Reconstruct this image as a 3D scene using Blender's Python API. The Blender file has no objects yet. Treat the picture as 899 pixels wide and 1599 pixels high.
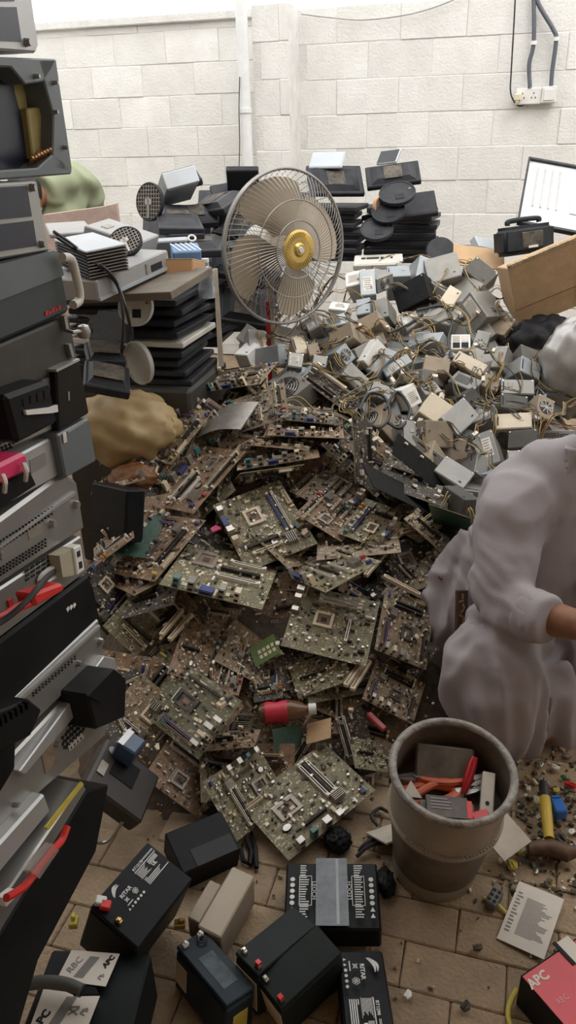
import bpy, bmesh, math, random
import numpy as np
from mathutils import Vector, Matrix, Euler, noise
random.seed(7)
SC = bpy.context.scene; COL = SC.collection
# ---------------------------------------------------------------- camera
F_PX, PITCH, ROLL, CAM_H = 1200.0, math.radians(26.0), -0.025, 1.48
YAW = math.radians(15.0)                      # the room stands 15 degrees turned to the camera
cam_d = bpy.data.cameras.new('camera'); cam = bpy.data.objects.new('camera', cam_d); COL.objects.link(cam)
cam_d.sensor_fit = 'VERTICAL'; cam_d.sensor_height = 36.0; cam_d.sensor_width = 36.0*899/1599
cam_d.lens = 36.0*F_PX/1599.0; cam_d.clip_start = .02
CM = Matrix.Translation((0, 0, CAM_H)) @ Matrix.Rotation(math.pi/2-PITCH, 4, 'X') @ Matrix.Rotation(ROLL, 4, 'Z')
cam.matrix_world = CM; SC.camera = cam
# ---------------------------------------------------------------- light
SC.view_settings.view_transform = 'Standard'; SC.view_settings.look = 'None'
SC.view_settings.gamma = 1.0; SC.view_settings.use_curve_mapping = False
SC.view_settings.exposure = 0.95
wd = bpy.data.worlds.new('sky'); SC.world = wd; wd.use_nodes = True
wn = wd.node_tree.nodes; bg = wn['Background']; bg.inputs[0].default_value = (1.0, .99, .975, 1); bg.inputs[1].default_value = 1.15
sun_d = bpy.data.lights.new('sun', 'SUN'); sun = bpy.data.objects.new('sun', sun_d); COL.objects.link(sun)
sun_d.energy = .9; sun_d.angle = math.radians(35); sun_d.color = (1, .97, .92)
sun.rotation_euler = Vector((-.25, .55, -1)).to_track_quat('-Z', 'Y').to_euler()
# ---------------------------------------------------------------- pixel helpers (photo frame 899 x 1599)
RN = np.array(CM.to_3x3()); CN = np.array(CM.translation)
def ray(px, py):
    return RN @ np.array([(px-449.5)/F_PX, -(py-799.5)/F_PX, -1.0])
def at_y(px, py, Y):
    d = ray(px, py); return Vector(CN + d*(Y/d[1]))
def at_z(px, py, z):
    d = ray(px, py); return Vector(CN + d*((z-CAM_H)/d[2]))
CA, SA = math.cos(YAW), math.sin(YAW)
def room(e1, e2, z): return Vector((e1*CA+e2*SA, -e1*SA+e2*CA, z))
def unroom(p): return (p[0]*CA-p[1]*SA, p[0]*SA+p[1]*CA, p[2])
def at_e1(px, py, c):
    d = ray(px, py); return Vector(CN + d*(c/(d[0]*CA-d[1]*SA)))
def at_e2(px, py, c):
    d = ray(px, py); return Vector(CN + d*(c/(d[0]*SA+d[1]*CA)))
RZ = Matrix.Rotation(-YAW, 4, 'Z')
def roomM(e1, e2, z, rot=0.0): return Matrix.Translation(room(e1, e2, z)) @ RZ @ Matrix.Rotation(rot, 4, 'Z')
def projv(P):
    q = (P-CN) @ RN
    return np.stack([449.5+F_PX*q[:, 0]/-q[:, 2], 799.5-F_PX*q[:, 1]/-q[:, 2]], 1)
def rotv(r):
    a = np.linalg.norm(r)
    if a < 1e-9: return np.eye(3)
    k = r/a; K = np.array([[0, -k[2], k[1]], [k[2], 0, -k[0]], [-k[1], k[0], 0]])
    return np.eye(3)+math.sin(a)*K+(1-math.cos(a))*K@K
UNIT = np.array([[-.5, -.5, 0], [.5, -.5, 0], [.5, .5, 0], [-.5, .5, 0]])
def fit(px4, w0, h0, P0, up=(0, 0, 1), ssize=.18, spos=.05, snrm=.7):
    """pose of a w x h rectangle whose four corners are seen at px4, near the point P0 -> matrix, w, h"""
    q = np.array(px4, float)
    ar = sum(q[i][0]*q[(i+1) % 4][1]-q[(i+1) % 4][0]*q[i][1] for i in range(4))
    if ar > 0: q = q[[1, 0, 3, 2]]
    P0 = np.array(P0, float); best = None
    n0 = np.array(up, float); n0 /= np.linalg.norm(n0)
    vd = CN-P0; vd /= np.linalg.norm(vd)
    for mix in (0.25, .8):
        n = n0*(1-mix)+vd*mix; n /= np.linalg.norm(n)
        pts = []
        for c in q:
            d = ray(*c); pts.append(CN+d*(np.dot(P0-CN, n)/np.dot(d, n)))
        x = (pts[1]-pts[0])+(pts[2]-pts[3]); x /= np.linalg.norm(x); y = np.cross(n, x)
        R = np.stack([x, y, n], 1); c = P0.copy(); s = np.zeros(2)
        def res(R, c, s):
            P = (UNIT*np.array([w0*math.exp(s[0]), h0*math.exp(s[1]), 1]))@R.T+c
            e = (projv(P)-q).ravel()/3.0
            return np.concatenate([e, s/ssize, (c-P0)/spos, (R[:, 2]-n0)/snrm])
        lam = 1e-2; r = res(R, c, s); C = r@r
        for it in range(25):
            J = np.zeros((len(r), 8)); h = 1e-4
            for k in range(8):
                d = np.zeros(8); d[k] = h
                J[:, k] = (res(rotv(d[:3])@R, c+d[3:6], s+d[6:])-r)/h
            A = J.T@J; g = J.T@r
            d = -np.linalg.solve(A+lam*np.diag(np.diag(A)+1e-6), g)
            R2, c2, s2 = rotv(d[:3])@R, c+d[3:6], s+d[6:]
            r2 = res(R2, c2, s2); C2 = r2@r2
            if C2 < C:
                if C-C2 < 1e-4*C: R, c, s, r, C = R2, c2, s2, r2, C2; break
                R, c, s, r, C = R2, c2, s2, r2, C2; lam *= .4
            else: lam *= 4
        if best is None or C < best[0]: best = (C, R, c, s)
    C, R, c, s = best
    M = Matrix.Identity(4)
    for i in range(3):
        for j in range(3): M[i][j] = R[i, j]
        M[i][3] = c[i]
    return M, w0*math.exp(s[0]), h0*math.exp(s[1])
# ---------------------------------------------------------------- heap surface
CTRL_PX = [(400, 585, 2.7), (330, 612, 2.62), (440, 640, 2.55), (520, 650, 2.6), (560, 700, 2.42), (350, 690, 2.4), (250, 690, 2.38), (180, 720, 2.3),
 (270, 780, 2.2), (410, 820, 2.12), (540, 800, 2.15), (650, 760, 2.25), (700, 830, 2.05), (150, 850, 1.95), (240, 870, 1.95), (340, 900, 1.92),
 (520, 880, 1.95), (620, 900, 1.92), (190, 960, 1.8), (300, 1000, 1.75), (430, 960, 1.8), (515, 970, 1.76), (640, 980, 1.76), (200, 1090, 1.56),
 (300, 1100, 1.56), (420, 1090, 1.56), (520, 1060, 1.62), (620, 1080, 1.62), (300, 1180, 1.45), (450, 1190, 1.48), (560, 1170, 1.5), (372, 1300, 1.26), (500, 1250, 1.35), (586, 1240, 1.39),
 (640, 1130, 1.56), (640, 415, 3.8), (560, 440, 3.6), (480, 500, 3.2), (640, 480, 3.4), (560, 520, 3.1), (650, 560, 2.98), (720, 420, 3.7),
 (760, 480, 3.3), (820, 560, 2.95), (760, 560, 2.95), (680, 640, 2.65), (600, 620, 2.72), (500, 570, 2.85), (450, 560, 2.88), (800, 640, 2.65), (860, 640, 2.65),
 (700, 720, 2.38), (640, 690, 2.45), (780, 710, 2.42), (850, 720, 2.4), (720, 780, 2.2), (880, 560, 3.0), (880, 470, 3.35), (400, 530, 3.05)]
CTRL = [at_y(*c) for c in CTRL_PX]
CTRL += [Vector(p) for p in [(-.6, 1.2, 0), (-.25, 1.05, 0), (0, 1.05, 0), (.3, 1.15, 0), (.5, 1.3, 0), (.7, 1.4, 0), (1.1, 1.5, 0), (1.0, 1.9, .25), (1.5, 2.4, .4), (1.7, 3.2, .6), (-1.2, 1.8, .2),
  (-1.3, 2.6, .3), (-.8, 3.2, .35), (-.4, 3.5, .4), (0, 3.9, .4), (.6, 4.4, .6), (1.2, 4.2, .7), (.35, 1.15, 0), (.2, .9, 0), (-.5, .8, 0)]]
CXY = np.array([(p.x, p.y) for p in CTRL]); CZ = np.array([max(0, p.z) for p in CTRL])
def hz(x, y):
    d = (CXY[:, 0]-x)**2+(CXY[:, 1]-y)**2
    w = 1/(d+.006)**2
    return float(w@CZ/w.sum())
def hn(x, y):
    e = .05
    return Vector((hz(x-e, y)-hz(x+e, y), hz(x, y-e)-hz(x, y+e), 2*e)).normalized()
def on_heap(px, py, lift=0.0):
    d = ray(px, py); prev = None
    for i in range(180):
        t = 1.0+i*.02; p = CN+d*t
        if p[2] < hz(p[0], p[1])+lift:
            return Vector(p)
    return at_y(px, py, 3.0) if lift else None
# ---------------------------------------------------------------- materials
MATS = {}
def mat(name, col, rough=.5, metal=0, var=.12, scale=12, dust=0, dustcol=(.34, .28, .21), bump=0, bscale=60, rnd=0, spec=.5, trans=0, alpha=1, coat=0):
    if name in MATS: return MATS[name]
    m = bpy.data.materials.new(name); m.use_nodes = True; nt = m.node_tree; N = nt.nodes; L = nt.links
    b = N['Principled BSDF']
    b.inputs['Roughness'].default_value = rough; b.inputs['Metallic'].default_value = metal
    b.inputs['Specular IOR Level'].default_value = spec
    b.inputs['Transmission Weight'].default_value = trans; b.inputs['Alpha'].default_value = alpha; b.inputs['Coat Weight'].default_value = coat
    tc = N.new('ShaderNodeTexCoord'); oi = N.new('ShaderNodeObjectInfo')
    add = N.new('ShaderNodeVectorMath'); add.operation = 'ADD'; cx = N.new('ShaderNodeCombineXYZ')
    mul = N.new('ShaderNodeMath'); mul.operation = 'MULTIPLY'; mul.inputs[1].default_value = 37.0
    L.new(oi.outputs['Random'], mul.inputs[0]); L.new(mul.outputs[0], cx.inputs[0]); L.new(mul.outputs[0], cx.inputs[1])
    L.new(tc.outputs['Object'], add.inputs[0]); L.new(cx.outputs[0], add.inputs[1])
    n1 = N.new('ShaderNodeTexNoise'); n1.inputs['Scale'].default_value = scale; n1.inputs['Detail'].default_value = 5; n1.inputs['Roughness'].default_value = .65
    L.new(add.outputs[0], n1.inputs['Vector'])
    r1 = N.new('ShaderNodeValToRGB'); r1.color_ramp.elements[0].position = .3; r1.color_ramp.elements[1].position = .7
    r1.color_ramp.elements[0].color = (*[max(0, c*(1-var*1.6)) for c in col], 1); r1.color_ramp.elements[1].color = (*[min(1, c*(1+var)) for c in col], 1)
    L.new(n1.outputs[0], r1.inputs[0]); out = r1.outputs[0]
    if dust > 0:
        n2 = N.new('ShaderNodeTexNoise'); n2.inputs['Scale'].default_value = scale*.55; n2.inputs['Detail'].default_value = 8; n2.inputs['Roughness'].default_value = .7
        L.new(add.outputs[0], n2.inputs['Vector'])
        r2 = N.new('ShaderNodeMapRange'); r2.inputs[1].default_value = .35; r2.inputs[2].default_value = .75; r2.inputs[3].default_value = 0; r2.inputs[4].default_value = min(1, dust)
        L.new(n2.outputs[0], r2.inputs[0])
        mx = N.new('ShaderNodeMix'); mx.data_type = 'RGBA'; L.new(r2.outputs[0], mx.inputs['Factor']); L.new(out, mx.inputs['A']); mx.inputs['B'].default_value = (*dustcol, 1)
        out = mx.outputs['Result']
    if rnd > 0:
        hs = N.new('ShaderNodeHueSaturation'); mr = N.new('ShaderNodeMapRange'); mr.inputs[3].default_value = 1-rnd; mr.inputs[4].default_value = 1+rnd
        L.new(oi.outputs['Random'], mr.inputs[0]); L.new(mr.outputs[0], hs.inputs['Value']); L.new(out, hs.inputs['Color']); out = hs.outputs[0]
    L.new(out, b.inputs['Base Color'])
    if bump > 0:
        n3 = N.new('ShaderNodeTexNoise'); n3.inputs['Scale'].default_value = bscale; n3.inputs['Detail'].default_value = 6; L.new(add.outputs[0], n3.inputs['Vector'])
        bp = N.new('ShaderNodeBump'); bp.inputs['Strength'].default_value = bump; bp.inputs['Distance'].default_value = .01
        L.new(n3.outputs[0], bp.inputs['Height']); L.new(bp.outputs[0], b.inputs['Normal'])
    MATS[name] = m; return m
def pcb_mat(name, base, dark, light, dustamt):
    if name in MATS: return MATS[name]
    m = bpy.data.materials.new(name); m.use_nodes = True; nt = m.node_tree; N = nt.nodes; L = nt.links; b = N['Principled BSDF']
    b.inputs['Roughness'].default_value = .6
    tc = N.new('ShaderNodeTexCoord'); oi = N.new('ShaderNodeObjectInfo'); cx = N.new('ShaderNodeCombineXYZ')
    mul = N.new('ShaderNodeMath'); mul.operation = 'MULTIPLY'; mul.inputs[1].default_value = 11.0
    add = N.new('ShaderNodeVectorMath'); add.operation = 'ADD'
    L.new(oi.outputs['Random'], mul.inputs[0]); L.new(mul.outputs[0], cx.inputs[0]); L.new(tc.outputs['Object'], add.inputs[0]); L.new(cx.outputs[0], add.inputs[1])
    out = None; hgt = None
    big = N.new('ShaderNodeTexNoise'); big.inputs['Scale'].default_value = 18; big.inputs['Detail'].default_value = 4; L.new(add.outputs[0], big.inputs[0])
    rb = N.new('ShaderNodeValToRGB'); rb.color_ramp.elements[0].position = .35; rb.color_ramp.elements[1].position = .65
    rb.color_ramp.elements[0].color = (*[c*.72 for c in base], 1); rb.color_ramp.elements[1].color = (*[c*1.25 for c in base], 1); L.new(big.outputs[0], rb.inputs[0]); out = rb.outputs[0]
    for sc, lo in ((75, .52), (190, .45)):
        v = N.new('ShaderNodeTexVoronoi'); v.inputs['Scale'].default_value = sc; v.distance = 'CHEBYCHEV'; L.new(add.outputs[0], v.inputs['Vector'])
        sp = N.new('ShaderNodeSeparateColor'); L.new(v.outputs['Color'], sp.inputs[0])
        rc = N.new('ShaderNodeValToRGB'); rc.color_ramp.interpolation = 'CONSTANT'
        el = rc.color_ramp.elements; el[0].position = 0; el[0].color = (*dark, 1); el[1].position = .3; el[1].color = (*light, 1)
        for p, c in ((.5, (.34, .26, .15)), (.62, tuple(x*.5 for x in base)), (.8, (.60, .57, .50)), (.9, (.05, .045, .04))):
            e = el.new(p); e.color = (*c, 1)
        L.new(sp.outputs[1], rc.inputs[0])
        c1 = N.new('ShaderNodeMath'); c1.operation = 'LESS_THAN'; c1.inputs[1].default_value = .34; L.new(v.outputs['Distance'], c1.inputs[0])
        c2 = N.new('ShaderNodeMath'); c2.operation = 'GREATER_THAN'; c2.inputs[1].default_value = lo; L.new(sp.outputs[0], c2.inputs[0])
        c3 = N.new('ShaderNodeMath'); c3.operation = 'MULTIPLY'; L.new(c1.outputs[0], c3.inputs[0]); L.new(c2.outputs[0], c3.inputs[1])
        mx = N.new('ShaderNodeMix'); mx.data_type = 'RGBA'; L.new(c3.outputs[0], mx.inputs['Factor']); L.new(out, mx.inputs['A']); L.new(rc.outputs[0], mx.inputs['B']); out = mx.outputs['Result']
        if hgt is None: hgt = c3.outputs[0]
    n2 = N.new('ShaderNodeTexNoise'); n2.inputs['Scale'].default_value = 9; n2.inputs['Detail'].default_value = 8; n2.inputs['Roughness'].default_value = .7; L.new(add.outputs[0], n2.inputs[0])
    r2 = N.new('ShaderNodeMapRange'); r2.inputs[1].default_value = .3; r2.inputs[2].default_value = .75; r2.inputs[3].default_value = dustamt*.35; r2.inputs[4].default_value = min(1, dustamt); L.new(n2.outputs[0], r2.inputs[0])
    mx = N.new('ShaderNodeMix'); mx.data_type = 'RGBA'; L.new(r2.outputs[0], mx.inputs['Factor']); L.new(out, mx.inputs['A']); mx.inputs['B'].default_value = (.30, .21, .135, 1)
    L.new(mx.outputs['Result'], b.inputs['Base Color'])
    bp = N.new('ShaderNodeBump'); bp.inputs['Strength'].default_value = .5; bp.inputs['Distance'].default_value = .003; L.new(hgt, bp.inputs['Height']); L.new(bp.outputs[0], b.inputs['Normal'])
    MATS[name] = m; return m
# ---------------------------------------------------------------- mesh helpers
class MB:
    def __init__(s): s.v = []; s.f = []; s.m = []
    def add(s, vs, fs, mi=0):
        o = len(s.v); s.v += [tuple(v) for v in vs]; s.f += [tuple(i+o for i in f) for f in fs]; s.m += [mi]*len(fs); return s
    def box(s, c, d, mi=0, R=None):
        x, y, z = d[0]/2, d[1]/2, d[2]/2
        vs = [Vector(p) for p in ((-x, -y, -z), (x, -y, -z), (x, y, -z), (-x, y, -z), (-x, -y, z), (x, -y, z), (x, y, z), (-x, y, z))]
        if R is not None: vs = [R @ v for v in vs]
        vs = [v+Vector(c) for v in vs]
        return s.add(vs, [(3, 2, 1, 0), (4, 5, 6, 7), (0, 1, 5, 4), (1, 2, 6, 5), (2, 3, 7, 6), (3, 0, 4, 7)], mi)
    def prism(s, poly, off, mi=0):
        n = len(poly); P = [Vector(p) for p in poly]; off = Vector(off)
        nrm = (P[1]-P[0]).cross(P[-1]-P[0])
        if nrm.dot(off) > 0: P = P[::-1]
        return s.add(P+[p+off for p in P], [tuple(range(n)), tuple(range(2*n-1, n-1, -1))]+[(i, i+n, (i+1) % n+n, (i+1) % n) for i in range(n)], mi)
    def cyl(s, p0, p1, r0, r1=None, n=14, mi=0, cap=True):
        r1 = r0 if r1 is None else r1; p0 = Vector(p0); p1 = Vector(p1); d = (p1-p0).normalized()
        u = d.orthogonal().normalized(); w = d.cross(u)
        vs = [p+(u*math.cos(2*math.pi*i/n)+w*math.sin(2*math.pi*i/n))*r for p, r in ((p0, r0), (p1, r1)) for i in range(n)]
        fs = [(i, (i+1) % n, (i+1) % n+n, i+n) for i in range(n)]
        if cap: fs += [tuple(range(n-1, -1, -1)), tuple(range(n, 2*n))]
        return s.add(vs, fs, mi)
    def ring(s, c, nrm, R, r, n=24, k=6, mi=0):
        c = Vector(c); d = Vector(nrm).normalized(); u = d.orthogonal().normalized(); w = d.cross(u); vs = []; fs = []
        for i in range(n):
            a = 2*math.pi*i/n; e = u*math.cos(a)+w*math.sin(a)
            for j in range(k):
                b = 2*math.pi*j/k; vs.append(c+e*(R+r*math.cos(b))+d*(r*math.sin(b)))
        for i in range(n):
            for j in range(k): fs.append((i*k+j, ((i+1) % n)*k+j, ((i+1) % n)*k+(j+1) % k, i*k+(j+1) % k))
        return s.add(vs, fs, mi)
    def tube(s, pts, r, n=6, mi=0, cap=True):
        P = [Vector(p) for p in pts]; vs = []; fs = []; u = None; L = len(P)
        rr = r if isinstance(r, (list, tuple)) else [r]*L
        for i, p in enumerate(P):
            t = (P[min(i+1, L-1)]-P[max(i-1, 0)])
            t = t.normalized() if t.length > 1e-9 else Vector((0, 0, 1))
            u = t.orthogonal().normalized() if u is None else (u-t*u.dot(t)).normalized() if (u-t*u.dot(t)).length > 1e-6 else t.orthogonal().normalized()
            w = t.cross(u)
            vs += [p+(u*math.cos(2*math.pi*j/n)+w*math.sin(2*math.pi*j/n))*rr[i] for j in range(n)]
        for i in range(L-1):
            for j in range(n): fs.append((i*n+j, i*n+(j+1) % n, (i+1)*n+(j+1) % n, (i+1)*n+j))
        if cap: fs += [tuple(range(n-1, -1, -1)), tuple(range((L-1)*n, L*n))]
        return s.add(vs, fs, mi)
    def loft(s, rings, mi=0, cap=True):
        n = len(rings[0]); L = len(rings); vs = [p for r in rings for p in r]
        fs = [(i*n+j, i*n+(j+1) % n, (i+1)*n+(j+1) % n, (i+1)*n+j) for i in range(L-1) for j in range(n)]
        if cap: fs += [tuple(range(n-1, -1, -1)), tuple(range((L-1)*n, L*n))]
        return s.add(vs, fs, mi)
    def lathe(s, prof, n=32, mi=0, c=(0, 0, 0)):
        vs = []; fs = []; c = Vector(c); L = len(prof)
        for r, z in prof: vs += [c+Vector((r*math.cos(2*math.pi*i/n), r*math.sin(2*math.pi*i/n), z)) for i in range(n)]
        for k in range(L-1):
            for i in range(n): fs.append((k*n+i, k*n+(i+1) % n, (k+1)*n+(i+1) % n, (k+1)*n+i))
        return s.add(vs, fs, mi)
    def grid(s, P, mi=0):
        a = len(P); b = len(P[0])
        return s.add([p for r in P for p in r], [(i*b+j, i*b+j+1, (i+1)*b+j+1, (i+1)*b+j) for i in range(a-1) for j in range(b-1)], mi)
    def mesh(s, name, mats, smooth=False, bev=0, seg=1):
        me = bpy.data.meshes.new(name); me.from_pydata(s.v, [], s.f)
        mats = mats if isinstance(mats, (list, tuple)) else [mats]
        for m in mats: me.materials.append(m)
        me.polygons.foreach_set('material_index', s.m)
        if bev > 0:
            bm = bmesh.new(); bm.from_mesh(me)
            es = [e for e in bm.edges if len(e.link_faces) == 2 and e.calc_face_angle(0) > .6]
            bmesh.ops.bevel(bm, geom=es, offset=bev, segments=seg, affect='EDGES', clamp_overlap=True)
            bm.to_mesh(me); bm.free()
        if smooth:
            me.polygons.foreach_set('use_smooth', [True]*len(me.polygons))
            if smooth != 2: me.set_sharp_from_angle(angle=math.radians(40))
        me.update(); return me
    def build(s, name, mats, parent=None, smooth=False, bev=0, seg=1, M=None, label=None, kind=None):
        return link(name, s.mesh(name, mats, smooth, bev, seg), parent, M, label, kind)
def link(name, me, parent=None, M=None, label=None, kind=None):
    o = bpy.data.objects.new(name, me); COL.objects.link(o)
    if parent is not None: o.parent = parent
    if M is not None: o.matrix_local = M
    if label: o['label'] = label
    if kind: o['kind'] = kind
    return o
def thing(name, label, cat, M=None, group=None):
    o = bpy.data.objects.new(name, None); COL.objects.link(o); o.empty_display_size = .03
    if M is not None: o.matrix_world = M if isinstance(M, Matrix) else Matrix.Translation(M)
    o['label'] = label; o['category'] = cat
    if group: o['group'] = group
    return o
def tag(o, label, cat, group=None):
    o['label'] = label; o['category'] = cat
    if group: o['group'] = group
    return o
def text(name, s, size, m, parent, M, ext=.0004, align='CENTER', sx=1.0, bold=0):
    cu = bpy.data.curves.new(name, 'FONT'); cu.body = s; cu.size = size; cu.extrude = ext; cu.align_x = align; cu.align_y = 'CENTER'; cu.resolution_u = 2; cu.offset = bold
    t = bpy.data.objects.new(name, cu); COL.objects.link(t); bpy.context.view_layer.update()
    me = bpy.data.meshes.new_from_object(t.evaluated_get(bpy.context.evaluated_depsgraph_get())); me.name = name
    bpy.data.objects.remove(t); bpy.data.curves.remove(cu)
    me.materials.clear(); me.materials.append(m)
    return link(name, me, parent, M @ Matrix.Diagonal((sx, 1, 1, 1)))
def T(x=0, y=0, z=0): return Matrix.Translation((x, y, z))
def R(a, ax='Z'): return Matrix.Rotation(a, 4, ax)
def smooth_path(pts, n=6):
    P = [Vector(p) for p in pts]; P = [P[0]*2-P[1]]+P+[P[-1]*2-P[-2]]; out = []
    for i in range(1, len(P)-2):
        for k in range(n):
            t = k/n; a, b, c, d = P[i-1], P[i], P[i+1], P[i+2]
            out.append(.5*((2*b)+(c-a)*t+(2*a-5*b+4*c-d)*t*t+(3*b-a-3*c+d)*t**3))
    out.append(P[-2]); return out
# ================================================================ setting
def struct(o): o['kind'] = 'structure'; return o
WALL = 5.5
m_block = mat('white_painted_block', (.74, .735, .71), .85, var=.06, scale=5, dust=.35, dustcol=(.56, .52, .45), bump=.35, bscale=70, rnd=.04)
m_mortar = mat('painted_mortar', (.66, .65, .625), .9, var=.10, scale=9, bump=.4, bscale=90)
m_paver = mat('tan_paver', (.36, .265, .17), .9, var=.16, scale=14, dust=.7, dustcol=(.22, .165, .11), bump=.5, bscale=120, rnd=.12)
m_sand = mat('joint_sand', (.25, .185, .12), .95, var=.2, scale=20, bump=.5)
m_grime = mat('grime', (.10, .075, .05), .95, var=.3, scale=10, bump=.6)
m_warm_bounce = mat('warm_bounce_sheet', (.55, .40, .27), .7, var=.1)  # warm tone picked for the bounce it throws on the foreground
m_pipe = mat('white_pipe', (.72, .73, .73), .45, var=.06, dust=.25, dustcol=(.5, .47, .42))
m_grey_conduit = mat('grey_conduit', (.10, .11, .13), .5)
m_cable = mat('black_cable', (.018, .018, .02), .5)
m_socket_white = mat('white_plastic', (.72, .71, .68), .4, var=.05)
m_dark = mat('dark_hole', (.012, .012, .014), .8)
# floor with pavers
b = MB(); b.box((0, 2.2, -.035), (9, 10, .05)); floor = struct(b.build('floor', m_sand))
pm = MB().box((0, 0, 0), (.198, .0985, .02)).mesh('paver', m_paver, bev=.003)
fa = math.radians(-16.5)
for j in range(-6, 14):
    for i in range(-8, 13):
        x = i*.2+(.1 if j % 2 else 0); y = j*.1
        P = Vector((.30, .95, 0))+Vector((x*math.cos(fa)-y*math.sin(fa), x*math.sin(fa)+y*math.cos(fa), 0))
        q = projv(np.array([[P.x, P.y, 0.0]]))[0]
        if P.y < .4 or not (-60 < q[0] < 1250 and 1000 < q[1] < 1750): continue
        if hz(P.x, P.y) > .12: continue
        link('paver', pm, floor, T(P.x, P.y, -.0105+random.uniform(-.0012, .0012)) @ R(fa+random.uniform(-.012, .012)) @ R(random.uniform(-.006, .006), 'X'))
# block wall
def wall_part(name, e1a, e1b, ztop, z0, pitch, bw, seed, e2=WALL, thick=.2):
    rng = random.Random(seed)
    w = MB(); c = room((e1a+e1b)/2, e2+thick/2+.006, ztop/2)
    w.box((0, 0, 0), (e1b-e1a, thick, ztop)); wall = struct(w.build(name, m_mortar, M=Matrix.Translation(c) @ RZ))
    bl = MB().box((0, 0, 0), (bw-.003, .04, pitch-.003)).mesh('block', m_block, bev=.0035)
    k0 = -int(z0/pitch)-1; k = 0; z = z0-int(z0/pitch)*pitch
    row = 0
    while z < ztop-.03:
        h = min(pitch, ztop-z); x = e1a+(bw/2 if row % 2 else 0)-bw*.3
        while x < e1b:
            a, bb = max(x, e1a), min(x+bw, e1b)
            if bb-a > .05:
                jit = rng.uniform(-.003, .003)
                sx = (bb-a)/bw; sz = h/pitch
                link('block', bl, wall, T((a+bb)/2-(e1a+e1b)/2, -thick/2+.0165+jit, z+h/2-ztop/2+rng.uniform(-.002, .002)) @ R(rng.uniform(-.004, .004), 'Y') @ Matrix.Diagonal((sx, 1, sz, 1)))
            x += bw
        z += pitch; row += 1
    return wall
wall_part('wall_back_left', -3.6, -1.55, 2.16, 1.375, .186, .37, 1)
wall_part('wall_back_right', -1.36, 3.2, 2.195, 1.402, .199, .395, 2)
# pilaster
pil = wall_part('wall_pilaster', -1.55, -1.325, 2.195, 1.402, .199, .24, 3, e2=WALL-.28, thick=.49)
cb = MB(); cb.box((0, 0, 0), (2.05, .26, .05)); struct(cb.build('trim_1', m_mortar, M=Matrix.Translation(room(-2.575, WALL+.1, 2.185)) @ RZ, bev=.006))
# unseen side walls and wall behind the camera, added to dim the foreground
for nm, e1, a, bb, h in (('wall_left_unseen', -3.6, -2.5, 5.7, 2.16), ('wall_right_unseen', 3.2, -2.5, 5.7, 2.3)):
    w = MB(); w.box((0, 0, 0), (.2, bb-a, h)); struct(w.build(nm, m_block, M=Matrix.Translation(room(e1, (a+bb)/2, h/2)) @ RZ))
w = MB(); w.box((0, 0, 0), (7.0, .2, 2.9)); struct(w.build('wall_front_unseen', m_warm_bounce, M=Matrix.Translation(room(-.2, -2.4, 1.45)) @ RZ))
w = MB(); w.box((0, 0, 0), (7.2, 4.1, .06)); struct(w.build('ceiling', m_warm_bounce, M=Matrix.Translation(room(-.2, -.35, 2.95)) @ RZ))  # unseen roof over the near half, its edge set to shade the foreground
# drain pipe beside the pilaster
PE1 = unroom(at_e2(382, 150, WALL-.34))[0]
o = thing('drain_pipe', 'white vertical drain pipe running down beside the wall pilaster', 'pipe', room(PE1, WALL-.34, 0))
MB().cyl((0, 0, 0), (0, 0, 2.5), .036, n=20).build('pipe', m_pipe, o, smooth=True)
for z in (.6, 1.62): MB().cyl((0, 0, z), (0, 0, z+.025), .041, n=20).build('pipe_clip', m_pipe, o, smooth=True)
pts = [at_e2(px, py, WALL-.38) for px, py in ((374, 120), (373, 170), (374, 220), (373, 262))]
tag(MB().tube(smooth_path(pts), .003).build('wall_wire', m_cable), 'thin black wire hanging down beside the white drain pipe', 'wire')
# socket with its conduits, upper right
SP = unroom(at_e2(838, 150, WALL-.02))
o = thing('wall_socket', 'white double wall socket plate with switch box under two grey conduits', 'socket', roomM(SP[0], WALL-.012, SP[2]) @ R(math.pi/2, 'X'))
MB().box((-.048, 0, .014), (.15, .088, .028)).build('socket_plate', m_socket_white, o, bev=.004)
MB().box((.068, .004, .022), (.085, .088, .044)).build('switch_box', m_socket_white, o, bev=.005)
MB().box((.068, .004, .046), (.06, .06, .006)).build('switch_plate', m_socket_white, o, bev=.002)
for dx in (-.085, -.02):
    h = MB()
    for x, y in ((0, .016), (-.011, -.008), (.011, -.008)): h.box((dx+x, y, .029), (.005, .008, .002))
    h.build('socket_holes', m_dark, o)
o = tag(MB().box((0, 0, .02), (.042, .036, .04)).box((0, -.02, .03), (.014, .02, .014)).build('plug', mat('cream_plastic', (.68, .62, .42), .45), bev=.004, M=roomM(SP[0]-.112, WALL-.042, SP[2]-.004) @ R(math.pi/2, 'X')), 'cream plug pushed into the left end of the wall socket', 'plug')
def wallpath(pp, e2): return [at_e2(x, y, e2) for x, y in pp]
for pp, lab in ((((832, -40), (833, 0), (833, 66), (826, 100), (827, 137)), 'grey bendy conduit going up from the middle of the wall socket'),
                (((835, -40), (838, 0), (863, 45), (868, 62), (862, 110), (860, 137)), 'grey conduit arching from ceiling height down to the switch box')):
    o = thing('conduit', lab, 'conduit')
    MB().tube(smooth_path(wallpath(pp, WALL-.035)), .0125, n=10).build('conduit_tube', m_grey_conduit, o, smooth=True)
    q = at_e2(*( (833, 67) if pp[0][0] == 832 else (868, 61)), WALL-.035)
    MB().cyl(q-Vector((0, 0, .01)), q+Vector((0, 0, .01)), .018, n=12).build('conduit_clip', m_socket_white, o, smooth=True)
tag(MB().tube(smooth_path(wallpath(((806, -40), (802, 40), (798, 110), (797, 145), (806, 163), (815, 165), (824, 158)), WALL-.03)), .0045).build('socket_cord', m_cable),
    'thin black power cord hanging from above to the cream plug', 'cord')
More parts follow.
